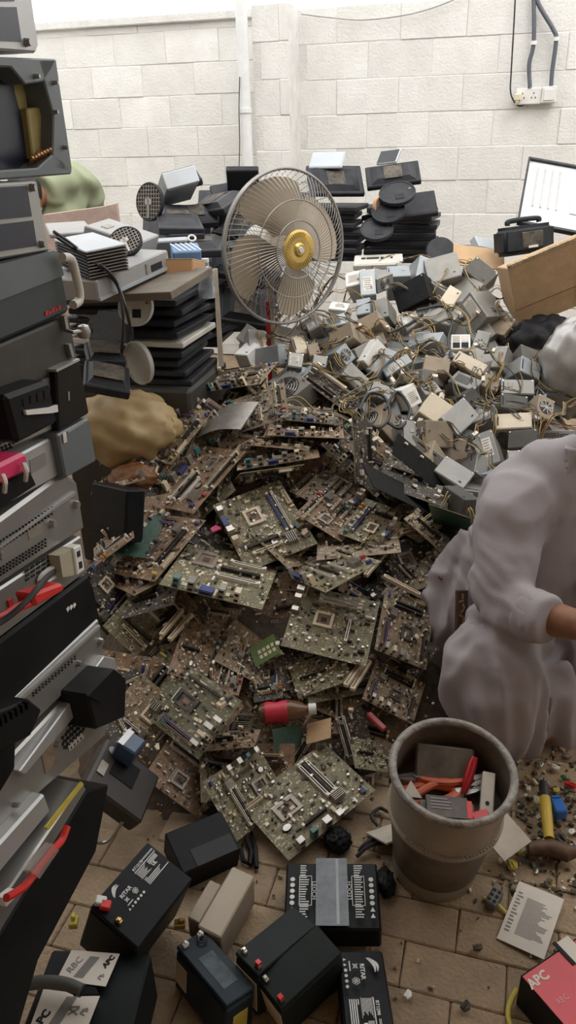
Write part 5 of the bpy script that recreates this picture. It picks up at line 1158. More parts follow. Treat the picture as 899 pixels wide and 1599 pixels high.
# RBC pack bottom left
o, w, h = battery(((20, 1640), (190, 1640), (238, 1486), (78, 1470)), .19, .21, .13, .16, 'black battery cartridge with white APC RBC labels at the bottom left corner', lid=False)
for (q, c) in ((((88, 1531), (165, 1541), (187, 1490), (112, 1484)), 0), (((44, 1612), (134, 1612), (156, 1556), (68, 1545)), 1)):
    inv = o.matrix_world.inverted(); P4 = []
    n = (o.matrix_world.to_3x3() @ Vector((0, 0, 1))).normalized(); p0 = o.matrix_world.translation
    for x, y in q: d = Vector(ray(x, y)); t = (p0-Vector(CN)).dot(n)/d.dot(n); P4.append(inv @ (Vector(CN)+d*t)+Vector((0, 0, .0012)))
    L = MB().prism(P4, (0, 0, -.001)).build('label', m_pap, o)
    c4 = sum(P4, Vector())/4; ex = (P4[1]-P4[0]).normalized(); ey = (P4[3]-P4[0]).normalized(); a = math.atan2(ex.y, ex.x)
    W = (P4[1]-P4[0]).length; H = (P4[3]-P4[0]).length; Mx = T(c4.x, c4.y, c4.z+.0006) @ R(a)
    if c == 0:
        text('text', 'RBC', .017, m_ink, L, Mx @ T(-W*.28, H*.02, 0) @ R(1.15)); text('text', 'APC', .013, m_dark, L, Mx @ T(W*.36, H*.25, 0) @ R(1.15), bold=.0006); text('text', 'Pb', .012, m_ink, L, Mx @ T(W*.33, -H*.25, 0) @ R(1.15))
    else:
        text('text', 'APC', .019, m_dark, L, Mx @ T(-W*.36, -H*.2, 0) @ R(1.15), bold=.0008); text('text', 'Pb', .014, m_ink, L, Mx @ T(W*.36, H*.0, 0) @ R(1.15))
    b = MB()
    for k in range(9): b.box((-W*.12+k*W*.022, 0, 0), (.0016, H*.75, .0004), 0, Matrix.Rotation(-.35, 3, 'Z'))
    L2 = b.build('printed_lines', m_ink, L, M=Mx)
    if c == 1: MB().box((0, 0, 0), (.02, .003, .0004), 0, Matrix.Rotation(.6, 3, 'Z')).box((0, 0, 0), (.02, .003, .0004), 0, Matrix.Rotation(-.6, 3, 'Z')).box((0, .008, 0), (.018, .003, .0004)).build('bin_symbol', m_ink, L, M=Mx @ T(W*.16, 0, 0))
P = [at_z(x, y, .19) for x, y in ((-60, 1556), (0, 1545), (60, 1534), (100, 1536), (128, 1547))]
o = thing('thick_lead', 'thick grey lead with taped end lying across the APC cartridge', 'cable', Matrix.Translation(P[1])); wp(MB().tube(smooth_path(P), .011, n=10), 'lead', mat('lead_grey', (.09, .09, .085), .6), o, smooth=True); wp(MB().prism([at_z(x, y, .187) for x, y in ((118, 1540), (150, 1545), (155, 1555), (115, 1556))], (0, 0, .006)), 'tape', m_cblack, o)
# standing battery with cream label, bottom centre
o, w, h = battery(((354, 1573), (399, 1540), (319, 1453), (274, 1474)), .066, .151, .10, .10, 'upright battery with blue-black top and cream end label, bottom centre left', m_batt2, terms=((-.3, .42, m_socket_white), (.25, .44, m_socket_white)))
MB().box((-w/2-.001, h*.36, -.055), (.001, .035, .05)).build('end_label', m_blab, o); MB().box((0, -h/2-.001, -.06), (w*.5, .001, .05)).build('front_label', m_yel, o)
MB().ring((.012, h*.36, .006), (0, 0, 1), .008, .002, n=16, k=5).build('rubber_ring', m_cable, o)
MB().box((.0, -.01, .0003), (w*.5, h*.5, .0008)).build('scuff', mat('scuffed_plastic', (.03, .05, .065), .6, var=.5, scale=50, dust=.4, dustcol=(.1, .12, .13)), o)
# pair side by side
for q, lab in ((((365, 1488), (403, 1522), (494, 1446), (459, 1413)), 'left of the two dark green-black batteries standing side by side, bottom centre'), (((403, 1522), (436, 1584), (534, 1483), (494, 1446)), 'right of the two dark green-black batteries standing side by side, bottom centre')):
    o, w, h = battery(q, .065, .150, .11, .12, lab, mat('battery_green_black', (.008, .013, .0125), .5, spec=.18, var=.2, scale=12, dust=.3, dustcol=(.03, .038, .035)), terms=((-.3, -.42, m_term), (.3, -.42, m_term)), tilt=.15)
    MB().box((0, -h/2-.001, -.06), (w*.9, .001, .07)).build('end_label', m_blab, o)
    MB().box((.32*w, -h*.42, .008), (.009, .008, .012)).build('red_cap', m_redc, o)
# taped twin battery with printed sides up
o, w, h = battery(((443, 1445), (595, 1446), (589, 1341), (446, 1341)), .19, .152, .068, .085, 'pair of black batteries taped together lying with printed sides up', lid=False, tilt=.12)
for s in (-1, 1):
    text('brand_text', 'LEOCH', .013, m_wink, o, T(s*w*.19, s*-h*.0, .0012) @ R(s*math.pi/2) @ T(0, 0, 0))
    lines(o, s*w*.29, 0, w*.10, h*.8, 22, 5+s); icons(o, s*w*.42, -h*.36, .010, 7, 1)
    fr = MB()
    for x, y, ww, hh in ((0, .22, .13, .004), (0, -.22, .13, .004), (-.065, 0, .004, .44), (.065, 0, .004, .44)): fr.box((s*w*.28+x*w, y*h, .0012), (max(ww*w, .0012), max(hh*h, .0012), .0005))
    fr.build('print_frame', m_wink, o)
MB().box((0, 0, .0007), (w*.34, h*1.01, .001)).build('clear_tape', mat('grey_tape', (.10, .12, .135), .22, var=.3, scale=30), o)
MB().box((w*.06, 0, .0015), (w*.03, h*.98, .0008)).build('tape_sheen', mat('tape_shine', (.28, .30, .33), .2), o)  # lighter strip painted as the shine on the tape
# RITAR battery lying printed side up, bottom
o, w, h = battery(((541, 1650), (628, 1650), (594, 1476), (529, 1478)), .098, .20, .066, .08, 'black battery with RITAR emblem lying printed side up at the bottom edge', lid=False, tilt=.12)
ritar(o, T(-w*.42, h*.40, 0) @ R(-math.pi/2), h*.80, w*.72, 'RT1290')
# beige carton-like block
M, w, h = top(((312, 1446), (341, 1465), (399, 1369), (361, 1351)), .065, .16, .11, .2)
o = thing('beige_block', 'plain beige block lying between the black batteries', 'block', M); MB().box((0, 0, -.05), (w, h, .10)).build('block', mat('beige_plastic', (.40, .345, .27), .6, var=.06), o, bev=.003); MB().box((-w/2-.014, -.02, -.035), (.026, h*.62, .07)).build('side_strip', mat('beige_dark', (.32, .27, .21), .6), o, bev=.002)
# black empty box behind
M, w, h = top(((290, 1366), (372, 1325), (349, 1266), (253, 1300)), .16, .11, .075, .25)
o = thing('black_box', 'empty black plastic box lying in front of the floor boards', 'box', M); MB().box((0, 0, -.035), (w, h, .07)).build('shell', m_cblack, o, bev=.003); MB().box((w*.1, -h*.28, .0008), (w*.7, h*.4, .0016)).build('panel', m_gloss, o)
# dark brown square device with blue adapter on top
M, w, h = top(((134, 1222), (222, 1285), (250, 1212), (171, 1150)), .19, .15, .16, .6, up=(.35, -.5, 1))
o = thing('square_device', 'dark brown square device leaning against the towers', 'device', M); MB().box((0, 0, -.025), (w, h, .05)).build('shell', mat('device_brown', (.030, .023, .018), .5, var=.2), o, bev=.006)
MB().box((-w*.05, h*.12, .001), (w*.42, h*.42, .002)).build('inset', m_cblack, o); MB().box((-w*.38, -h*.1, .0015), (.02, .035, .003)).build('badge', m_sink, o); MB().cyl((-w*.36, h*.3, 0), (-w*.36, h*.3, .003), .010, n=16).build('button', m_gr, o)
lg = MB().tube(smooth_path([(w*.3, -h*.5, -.03), (w*.34, -h*.65, -.09), (w*.1, -h*.72, -.11), (-w*.02, -h*.6, -.1)], 5), .004, n=6).build('wire_loop', m_metal, o)
M, w, h = top(((185, 1157), (209, 1179), (230, 1154), (199, 1139)), .065, .06, .23, .5, up=(.1, -.3, 1), sp=.05)
o = thing('small_adapter', 'small blue-grey power adapter on top of the brown square device', 'adapter', M); MB().box((0, 0, -.025), (w, h, .05)).build('body', mat('adapter_blue', (.045, .075, .13), .35), o, bev=.004); MB().box((-w*.32, 0, .0006), (w*.3, h*.96, .0014)).build('pale_band', m_silver2, o)
# small terminals and bits lying between the batteries
for i, (x, y, z, mm, lab) in enumerate(((281, 1443, .06, m_brass, 'brass terminal cap between the beige block and the big battery'), (345, 1100, .27, m_crm, 'cream loose connector left of the bottle'), (115, 1440, .15, m_yel, 'yellow cable end between the towers and the big battery'))):
    o = tag(MB().box((0, 0, 0), (.022, .016, .014)).box((.004, 0, .01), (.012, .008, .012)).build('loose_terminal', mm, M=Matrix.Translation(at_z(x, y, z)) @ R(i*.8), bev=.002), lab, 'connector')
# black terminals behind the twin battery, cords
for pp, lab in (([(560, 1330), (570, 1318), (590, 1308), (612, 1312)], 'black cord looping between twin battery and bucket, upper strand'), ([(556, 1338), (575, 1322), (600, 1316), (622, 1322)], 'black cord looping between twin battery and bucket, lower strand'), ([(590, 1290), (580, 1275), (592, 1262), (606, 1268)], 'black cord curling left of the white card under the bucket')):
    tag(MB().tube(smooth_path([at_z(x, y, .012+.012*(i % 2)) for i, (x, y) in enumerate(pp)]), .0045, n=6).build('curled_cable', m_cable, smooth=True), lab, 'cord')
blob('black_fuzz', at_z(527, 1312, .02), (.03, .03, .022), m_cblack, 'black rubber lump above the twin battery', 'rubber piece', .25, 9, 4)
blob('black_scrap', at_z(602, 1378, .015), (.02, .035, .016), m_cblack, 'black crumpled scrap right of the twin battery', 'scrap', .25, 8, 6)
for i, pp in enumerate(([(383, 1310), (392, 1330), (390, 1350), (380, 1345), (376, 1325)], [(392, 1300), (398, 1325), (400, 1355)])):
    tag(MB().tube([at_z(x, y, .01) for x, y in pp], [.004, .007, .006, .005, .004][:len(pp)], n=6).build('black_clip', m_cblack), ('black plastic clip lying right of the black box, curled one', 'black plastic clip lying right of the black box, straight one')[i], 'clip')
# ================================================================ bucket with tools
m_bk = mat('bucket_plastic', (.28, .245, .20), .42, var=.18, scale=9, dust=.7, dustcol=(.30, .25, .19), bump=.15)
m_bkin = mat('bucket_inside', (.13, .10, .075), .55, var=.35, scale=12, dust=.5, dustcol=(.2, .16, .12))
rimc = at_z(710, 1199, .345); rr = 98*(rimc-Vector(CN)).dot(-Vector(RN[:, 2]))/F_PX
BKM = Matrix.Translation((rimc.x-.014, rimc.y+.052, .006)) @ R(math.radians(9.5), 'X') @ R(math.radians(1.5), 'Y')
Hb = .352
o = thing('bucket', 'dusty grey plastic paint bucket full of tools beside the man', 'bucket', BKM)
f_ = rr
MB().lathe([(0, 0), (f_*.70, 0), (f_*.73, .008), (f_*.845, Hb*.58), (f_*.90, Hb*.60), (f_*.925, Hb*.63), (f_*.91, Hb*.66), (f_*.955, Hb*.95), (f_*.955, Hb*.97)], 56).build('outer_wall', m_bk, o, smooth=True)
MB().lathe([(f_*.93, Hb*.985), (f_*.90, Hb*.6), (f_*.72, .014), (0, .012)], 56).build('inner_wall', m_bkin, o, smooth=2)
MB().ring((0, 0, Hb*.975), (0, 0, 1), f_*.955, .0085, n=64, k=10).build('rim', mat('bucket_rim', (.20, .185, .165), .45, var=.5, scale=40, dust=.7, dustcol=(.34, .31, .27), bump=.5), o, smooth=2)
r2 = MB()
for k in range(26): a = -2.5+k*.07; r2.box((f_*.93*math.cos(a), f_*.93*math.sin(a), Hb*.63), (.004, .006, .01), 0, Matrix.Rotation(a, 3, 'Z'))
r2.build('skirt_teeth', m_bk, o)
MB().lathe([(f_*.905, Hb*.6), (f_*.955, Hb*.605), (f_*.96, Hb*.625), (f_*.92, Hb*.64)], 56).build('skirt_ring', m_bk, o, smooth=True)
def inb(x, y, z): return BKM @ Vector((x, y, z))
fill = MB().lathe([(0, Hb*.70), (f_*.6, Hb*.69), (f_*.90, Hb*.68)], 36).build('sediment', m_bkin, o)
TG = 'tools in the bucket'; m_oh = mat('handle_orange', (.52, .09, .03), .4, var=.12, dust=.2); m_steel = mat('tool_steel', (.30, .29, .27), .35, .8, dust=.3)
def tool_pliers(p, rz, lab, m, tilt=0):
    o = thing('pliers', lab, 'pliers', BKM @ T(*p) @ R(rz) @ R(tilt, 'X'), TG)
    for s in (-1, 1):
        MB().tube(smooth_path([(0, 0, 0), (-.02, s*.012, 0), (-.06, s*.022, 0), (-.11, s*.016, 0)], 4), .008, n=8).build('handle', m, o, smooth=True)
        MB().prism([(0, s*.001, -.004), (.012, s*.013, -.004), (.035, s*.009, -.004), (.055, s*.002, -.004), (.055, s*.0005, -.004)], (0, 0, .009)).build('jaw', m_steel, o)
    MB().cyl((.004, 0, -.007), (.004, 0, .008), .009, n=12).build('pivot', m_steel, o)
zt = Hb*.75
tool_pliers((.02, .005, zt), .1, 'pliers with orange handles across the middle of the bucket', m_oh)
tool_pliers((-.055, .035, zt+.005), 3.2, 'dusty pliers with orange grips at the back left of the bucket', m_oh, .3)
tool_pliers((.045, .02, zt+.004), .35, 'orange gripped cutters pointing right in the bucket', m_oh, .2)
o = thing('screwdriver', 'screwdriver with clear red handle standing out of the bucket', 'screwdriver', BKM @ T(.03, -.005, zt+.01) @ R(1.1) @ R(-.55, 'Y'), TG)
MB().tube([(0, 0, 0), (.02, 0, 0), (.06, 0, 0), (.075, 0, 0)], [.006, .0095, .010, .007], n=10).build('handle', mat('clear_red', (.55, .02, .03), .2, trans=.3), o, smooth=True); MB().tube([(-.08, 0, 0), (0, 0, 0)], .003, n=6).build('shaft', m_steel, o)
o = thing('small_screwdriver', 'short red-brown gripped driver at the left rim inside the bucket', 'screwdriver', BKM @ T(-.075, -.05, zt+.01) @ R(-1.0) @ R(.3, 'Y'), TG)
MB().tube([(0, 0, 0), (.02, 0, 0), (.05, 0, 0)], [.008, .0105, .008], n=10).build('handle', mat('redbrown', (.30, .05, .03), .4), o, smooth=True); MB().tube([(.05, 0, 0), (.065, 0, 0)], .006, n=8).build('tip', m_socket_white, o)
o = thing('metal_bar', 'pale metal bar leaning on the right inside of the bucket', 'bar', BKM @ T(.07, -.03, zt+.022) @ R(-.25) @ R(.25, 'X'), TG)
MB().box((0, 0, 0), (.026, .11, .02)).build('bar', mat('bar_pale', (.50, .46, .39), .45, .3), o, bev=.002); MB().cyl((0, -.01, .009), (0, -.01, .0115), .004, n=10).build('hole', m_dark, o)
o = thing('charger', 'dark charger with red stripe lying at the front inside the bucket', 'charger', BKM @ T(-.015, -.055, zt+.018) @ R(-.12) @ R(.1, 'X'), TG)
MB().box((0, 0, 0), (.105, .062, .04)).build('body', mat('charger_dark', (.045, .038, .032), .5, dust=.4), o, bev=.012, seg=2, smooth=True); MB().box((.042, 0, .0205), (.01, .036, .001)).build('stripe', m_redc, o); lines(o, -.008, .008, .05, .026, 4, 3, z=.0206, m=m_ink)
o = tag(MB().box((0, 0, 0), (.04, .03, .03)).build('red_block', m_redc, M=BKM @ T(.05, -.068, zt+.012) @ R(.3), bev=.004), 'red plastic block at the front rim inside the bucket', 'block', TG)
o = tag(MB().box((0, 0, 0), (.12, .075, .02)).build('dark_slab', mat('slab_dark', (.05, .043, .035), .5, var=.3, dust=.5), M=BKM @ T(.0, .055, zt+.02) @ R(-.15) @ R(.55, 'X'), bev=.004), 'dark flat slab leaning on the back inside of the bucket', 'slab', TG)
o = tag(MB().prism([(-.02, 0, 0), (.02, -.004, 0), (.0, .03, 0)], (0, 0, .002)).build('paper_cone', m_pap, M=BKM @ T(-.078, -.018, zt+.02) @ R(.5, 'X')), 'small white paper triangle at the left inside the bucket', 'paper', TG)
blob_o = blob('green_bit', inb(.015, -.035, zt+.012), (.016, .014, .012), mat('green_plastic', (.03, .14, .05), .4), 'green plastic bit in the middle of the bucket', 'plastic bit', .2, 7, 1)
o = tag(MB().box((0, 0, 0), (.09, .004, .12)).build('white_card', mat('card_white', (.46, .41, .34), .8), M=Matrix.Translation(at_z(614, 1300, .04)) @ R(.35) @ R(.95, 'X')), 'white card standing behind the left side of the bucket', 'card')
o = tag(MB().box((0, 0, 0), (.09, .10, .004)).build('white_card', MATS['card_white'], M=Matrix.Translation(at_z(783, 1300, .06)) @ R(.6) @ R(.3, 'X')), 'white card poking out behind the right side of the bucket', 'card')
# ================================================================ right foreground
M, w, h = top(((781, 1467), (843, 1497), (886, 1405), (805, 1375)), .13, .15, .012, .12)
o = thing('paper_sheet', 'printed white leaflet lying on the floor right of the bucket', 'paper', M); MB().box((0, 0, 0), (w, h, .0016)).build('sheet', m_pap, o)
lines(o, w*.1, -.02*h, w*.62, h*.62, 26, 4, z=.001, m=m_ink); lines(o, -w*.36, 0, w*.14, h*.7, 12, 8, z=.001, m=m_ink)
P0 = at_z(812, 1523, .085); ey = at_z(871, 1483, .085)-P0; ey.normalize(); ex = Vector((ey.y, -ey.x, 0)); w, h = .21, .17
M = Matrix(((ex.x, ey.x, 0, P0.x), (ex.y, ey.y, 0, P0.y), (0, 0, 1, P0.z), (0, 0, 0, 1)))
o = thing('battery_cartridge', 'red and black battery box with APC lettering at the bottom right corner', 'battery', M)
MB().box((w/2, h/2, -.0425), (w, h, .085)).build('case', m_cblack, o, bev=.002); MB().box((w/2+.002, h/2, .0006), (w*.98, h*.985, .0016)).build('red_label', mat('red_label', (.55, .03, .045), .35, var=.06), o)
inv = M.inverted(); pq = lambda x, y: inv @ at_z(x, y, .0865)
a, c = pq(840, 1530), pq(878, 1561)
text('brand_text', 'APC', .024, m_pap, o, T(a.x, a.y, .0018) @ R(math.pi/2), bold=.0009); text('model_text', 'RBC', .014, mat('pink_print', (.72, .30, .30), .5), o, T(c.x, c.y, .0018) @ R(math.pi/2))
c = pq(893, 1484); MB().box((c.x, c.y, .002), (.05, .03, .002)).build('white_label', m_pap, o); c = pq(880, 1489); MB().box((c.x, c.y, .0025), (.05, .008, .002)).build('black_strap', m_cblack, o)
tag(MB().tube(smooth_path([at_z(x, y, .006) for x, y in ((806, 1545), (797, 1562), (793, 1585), (800, 1612))]), .005, n=8).build('yellow_cable', m_yel, smooth=True), 'yellow cable curling beside the red battery box', 'cable')
tag(MB().tube(smooth_path([at_z(x, y, .007) for x, y in ((754, 1402), (775, 1412), (790, 1426))]), .004, n=6).build('yellow_wire', m_yel, smooth=True), 'yellow wire through the grey terminal block on the floor', 'wire')
tag(MB().tube([at_z(595, 1356, .006), at_z(608, 1374, .006)], .003, n=6).build('yellow_pin', m_yel), 'thin yellow wire end right of the twin battery', 'wire')
o = thing('terminal_block', 'grey terminal block on the floor right of the bucket', 'connector', Matrix.Translation(at_z(771, 1404, .012)) @ R(.9))
MB().box((0, 0, 0), (.045, .024, .022)).build('body', mat('terminal_grey', (.12, .12, .115), .5), o, bev=.003)
for k in range(6): MB().cyl(((k % 3-1)*.013, (k//3-.5)*.011, .011), ((k % 3-1)*.013, (k//3-.5)*.011, .0125), .004, n=8).build('screw_hole', m_dark, o)
# hammer
hp0, hp1 = at_z(848, 1222, .05), at_z(857, 1310, .03)
o = thing('hammer', 'hammer with yellow grip and rusty brown head on the floor', 'hammer', Matrix.Translation(hp1))
wp(MB().tube([hp0, hp0.lerp(hp1, .1), hp1], [.010, .012, .010], n=10), 'handle', mat('hammer_black', (.02, .02, .02), .5), o, smooth=True)
wp(MB().tube([hp0.lerp(hp1, .28), hp0.lerp(hp1, .4), hp0.lerp(hp1, 1)], [.0125, .0135, .0115], n=10), 'grip', mat('grip_yellow', (.55, .38, .04), .45), o, smooth=True)
wp(MB().tube([at_z(824, 1325, .03), at_z(834, 1325, .03), at_z(860, 1324, .03), at_z(885, 1332, .03), at_z(899, 1330, .03)], [.014, .017, .019, .020, .012], n=12), 'head', mat('rusty_iron', (.12, .07, .045), .6, .4, var=.3, scale=30), o, smooth=True)
o = thing('blue_box', 'small bright blue plastic box right of the hammer grip', 'box', Matrix.Translation(at_z(871, 1262, .03)) @ R(.05)); MB().box((0, 0, 0), (.028, .045, .03)).build('body', mat('bright_blue', (.02, .14, .50), .35), o, bev=.003); MB().box((0, .02, .016), (.018, .006, .004)).build('tab', MATS['bright_blue'], o)
BITS = [(838, 1252, m_crm, 'cream plastic bit left of the hammer grip'), (880, 1215, MATS['green_plastic'], 'green plastic bit behind the hammer'), (890, 1228, m_redc, 'red plastic bit at the right edge behind the hammer'), (868, 1235, m_yel, 'yellow plastic hook above the blue box'), (892, 1300, m_socket_white, 'white connector right of the hammer head'), (843, 1195, m_term, 'shiny metal bit right behind the bucket'), (800, 1352, m_yel, 'yellow crumpled plastic below the bucket right side'), (812, 1330, m_yel, 'yellow plastic strip above the crumpled one'), (872, 1340, m_brn, 'brown scrap in front of the hammer head'), (884, 1180, m_sink, 'grey metal bit at right edge under the tunic hem'), (866, 1200, m_socket_white, 'white splinter right behind the hammer handle'), (746, 1482, m_chip, 'black splinter alone on the pavers'), (727, 1573, m_chip, 'black square chip near the bottom edge'), (637, 1555, m_socket_white, 'white torn paper scrap at the bottom')]
for i, (x, y, mm, lab) in enumerate(BITS):
    rg = random.Random(i); s = rg.uniform(.008, .015)
    b = MB(); b.prism([(-s, -s*.5, 0), (s*.7, -s*.7, 0), (s, s*.3, 0), (0, s*.8, 0), (-s*.8, s*.4, 0)], (0, 0, s*.6)); b.box((s*.3, 0, s*.6), (s, s*.4, s*.4))
    tag(b.build('plastic_bit', mm, M=Matrix.Translation(at_z(x, y, .008)) @ R(rg.uniform(0, 6)) @ R(rg.uniform(-.4, .4), 'X'), bev=.001), lab, 'scrap piece', 'small bits on the floor')
# fine litter: too small and too many to count
b = MB(); rg = random.Random(77)
for k in range(900):
    if k < 330: px, py = rg.uniform(780, 905), rg.uniform(1160, 1400)
    elif k < 480: px, py = rg.uniform(220, 900), rg.uniform(1180, 1600)
    else: px, py = rg.uniform(175, 680), rg.uniform(640, 1260)
    P = (on_heap(px, py) or at_z(px, py, .002)) if k >= 480 else at_z(px, py, .002)
    s = rg.uniform(.002, .009)*(1 if k < 330 or k >= 480 else .6)
    b.box(P+Vector((0, 0, s*.4)), (s*rg.uniform(.8, 2.2), s, s*.8), rg.choice((0, 0, 0, 0, 0, 2, 2, 3, 6, 1, 1, 4)) if rg.random() < .96 else 5, Euler((rg.uniform(-.5, .5), rg.uniform(-.5, .5), rg.uniform(0, 6))).to_matrix())
o = b.build('fine_litter', [m_chip, m_crm, m_brn, m_sink, m_wht, m_yel, m_under]); o['kind'] = 'stuff'; o['label'] = 'fine chips and splinters strewn over heap and floor'; o['category'] = 'litter'
# ================================================================ single things on the heap
M, w, h = face(((400, 1042), (438, 1018), (427, 990), (388, 1012)), .085, .06, P=on_heap(413, 1016, .03), up=(0, -.5, 1), spos=.03)
o = thing('green_card', 'little bright green card with gold contact squares on the heap', 'circuit card', M); MB().box((0, 0, -.001), (w, h, .002)).build('card', mat('bright_green_pcb', (.085, .15, .035), .45, var=.15), o)
for k in range(8): MB().box((-w*.02+(k % 4-1)*w*.17, -h*.05-(k//4)*h*.26+h*.1, .0006), (w*.11, h*.17, .0012)).build('contact', m_crm, o)
m_bot = mat('bottle_amber', (.30, .15, .08), .15, trans=.5, alpha=.85)
P = on_heap(455, 1110, .03); q = on_heap(488, 1107, .03); d = (q-P).normalized()
Mb = Matrix.Translation(P) @ d.to_track_quat('Z', 'Y').to_matrix().to_4x4()
o = thing('soda_bottle', 'crushed amber plastic bottle with red label lying on the heap', 'bottle', Mb)
MB().lathe([(0, -.085), (.02, -.083), (.027, -.07), (.023, -.05), (.027, -.03), (.0275, .0), (.022, .022), (.012, .038), (.0115, .05), (0, .05)], 24).build('bottle', m_bot, o, smooth=True)
MB().lathe([(.0275, -.068), (.029, -.06), (.0255, -.04), (.029, -.022), (.028, -.01)], 24).build('label', mat('bottle_label', (.55, .03, .06), .45, var=.2, scale=30), o, smooth=True); MB().cyl((0, 0, .044), (0, 0, .064), .0145, n=18).build('cap', m_socket_white, o, smooth=True)
for a, c, lab in (((539, 1077), (564, 1040), 'loose cream expansion slot, left one of two lying side by side'), ((549, 1083), (577, 1038), 'loose cream expansion slot, right one of two lying side by side'), ((598, 905), (655, 935), 'loose cream connector strip near the tunic tail'), ((570, 905), (600, 870), 'tan wooden looking strip crossing under the boards'), ((252, 998), (285, 958), 'tan slot strip on the left slope'), ((265, 1005), (300, 965), 'second tan slot strip beside the first on the left slope'), ((342, 582), (344, 540), 'short tan strip at the top left of the heap'), ((495, 580), (540, 612), 'long cream strip lying at the edge of the power supplies'), ((566, 665), (596, 698), 'cream strip above the black board on edge'), ((600, 1145), (575, 1120), 'red capped connector left behind the bucket')):
    A, B = on_heap(*a, .02), on_heap(*c, .02); L = (B-A).length
    o = thing('connector_strip', lab, 'connector', Matrix.Translation((A+B)/2+Vector((0, 0, .012))) @ (B-A).to_track_quat('Y', 'Z').to_matrix().to_4x4(), 'loose connector strips'); mm = m_red if 'red' in lab else m_crm
    MB().box((0, 0, 0), (.014, L, .012)).build('strip', mm, o, bev=.0015); MB().box((0, 0, .0062), (.005, L*.9, .0006)).build('groove', m_brn, o)
for x, y, s, lab, mm in ((335, 828, .02, 'pink plastic connector between the two big green boards', mat('pink_plastic', (.50, .04, .14), .4)), (690, 897, .03, 'dark red sheet beside the tunic', mat('dark_red', (.10, .006, .012), .4)), (618, 912, .016, 'red strip standing left of the dark red sheet', m_red)):
    o = tag(MB().prism([(-s, -s*.4, 0), (s, -s*.6, 0), (s*.8, s*.6, 0), (-s*.6, s*.5, 0)], (0, 0, .008)).build('plastic_piece', mm, M=Matrix.Translation(on_heap(x, y, .02)) @ R(.9) @ R(.3, 'X'), bev=.002), lab, 'plastic piece')
M, w, h = face(((475, 1165), (520, 1150), (512, 1124), (484, 1128)), .08, .06, P=on_heap(498, 1142, .02), up=(0, 0, 1)); tag(MB().box((0, 0, 0), (w, h, .003)).build('cardboard_scrap', m_card, M=M), 'brown cardboard scrap below the bottle cap', 'cardboard')
M, w, h = face(((300, 690), (378, 668), (402, 630), (337, 642)), .17, .13, P=on_heap(352, 660, .03), up=(0, -.6, 1)); o = tag(MB().grid([[(w*(i/8-.5), h*(j/4-.5), .018*math.sin(i/8*3.1)) for j in range(5)] for i in range(9)]).grid([[(w*(i/8-.5), h*(j/4-.5), .018*math.sin(i/8*3.1)-.003) for j in range(4, -1, -1)] for i in range(9)]).build('metal_sheet', m_sil, M=M, smooth=2), 'bent bare metal sheet beside the crowning tan board', 'metal sheet')
for i, pp in enumerate(([(560, 640), (575, 615), (600, 620), (608, 650), (590, 668), (570, 655)], [(600, 640), (620, 612), (640, 640), (625, 668), (605, 660)], [(650, 485), (690, 478), (706, 500), (700, 530), (705, 560)], [(606, 520), (640, 505), (660, 490)])):
    tag(MB().tube(smooth_path([on_heap(x, y, .05) for x, y in pp]), .006, n=7).build('black_power_cord', m_cable, smooth=True), ['coiled black power cord left, between grey supplies', 'coiled black power cord right, beside the white labelled supply', 'black cord running down over the long blue-grey supply', 'black cord crossing under the black supply'][i], 'cord')
# ================================================================ people
def bake(mb, name, mats, parent, voxel, smooth_it=6, disp=None, M=None):
    me = mb.mesh(name+'_raw', mats); t = bpy.data.objects.new('t', me); COL.objects.link(t)
    m = t.modifiers.new('r', 'REMESH'); m.mode = 'VOXEL'; m.voxel_size = voxel; m.use_smooth_shade = True
    if smooth_it: s = t.modifiers.new('s', 'SMOOTH'); s.iterations = smooth_it; s.factor = .5
    bpy.context.view_layer.update()
    me2 = bpy.data.meshes.new_from_object(t.evaluated_get(bpy.context.evaluated_depsgraph_get())); me2.name = name
    bpy.data.objects.remove(t); bpy.data.meshes.remove(me)
    if disp:
        n = [v.normal.copy() for v in me2.vertices]
        for v, nn in zip(me2.vertices, n): v.co += nn*disp(v.co)
        bm = bmesh.new(); bm.from_mesh(me2)
        for _ in range(2): bmesh.ops.smooth_vert(bm, verts=bm.verts, factor=.5, use_axis_x=True, use_axis_y=True, use_axis_z=True)
        bm.to_mesh(me2); bm.free()
    me2.materials.clear()
    for x in (mats if isinstance(mats, (list, tuple)) else [mats]): me2.materials.append(x)
    me2.polygons.foreach_set('use_smooth', [True]*len(me2.polygons)); me2.update()
    return link(name, me2, parent, parent.matrix_world.inverted() if M is None else M)
def ell(c, u, w, n=20, ph=0): return [Vector(c)+Vector(u)*math.cos(2*math.pi*i/n+ph)+Vector(w)*math.sin(2*math.pi*i/n+ph) for i in range(n)]
def etube(mb, pts, rad, flat=None, n=18):
    """tube with elliptical sections: rad = [(ra, rb)], flat = direction of ra"""
    P = [Vector(p) for p in pts]; rings = []; pu = None
    for i, p in enumerate(P):
        t = (P[min(i+1, len(P)-1)]-P[max(i-1, 0)]).normalized(); f = Vector(flat) if flat else (pu if pu is not None else t.orthogonal())
        u = (f-t*f.dot(t)).normalized(); pu = u; w = t.cross(u); r = rad[i] if isinstance(rad[i], tuple) else (rad[i], rad[i])
        rings.append(ell(p, u*r[0], w*r[1], n))
    mb.loft(rings); return mb
def ball(mb, c, r, n=16, m=10):
    rings = [[Vector(c)+Vector((r[0]*math.sin(a)*math.cos(b), r[1]*math.sin(a)*math.sin(b), r[2]*math.cos(a))) for b in [2*math.pi*j/n for j in range(n)]] for a in [math.pi*(i+.02)/(m+.04) for i in range(m+1)]]
    mb.loft(rings[::-1]); return mb
m_cloth = mat('lilac_grey_cloth', (.345, .315, .33), .85, var=.05, scale=6, bump=.12, bscale=260)
m_skin = mat('skin', (.27, .125, .070), .55, var=.12, scale=30, bump=.06, bscale=200)
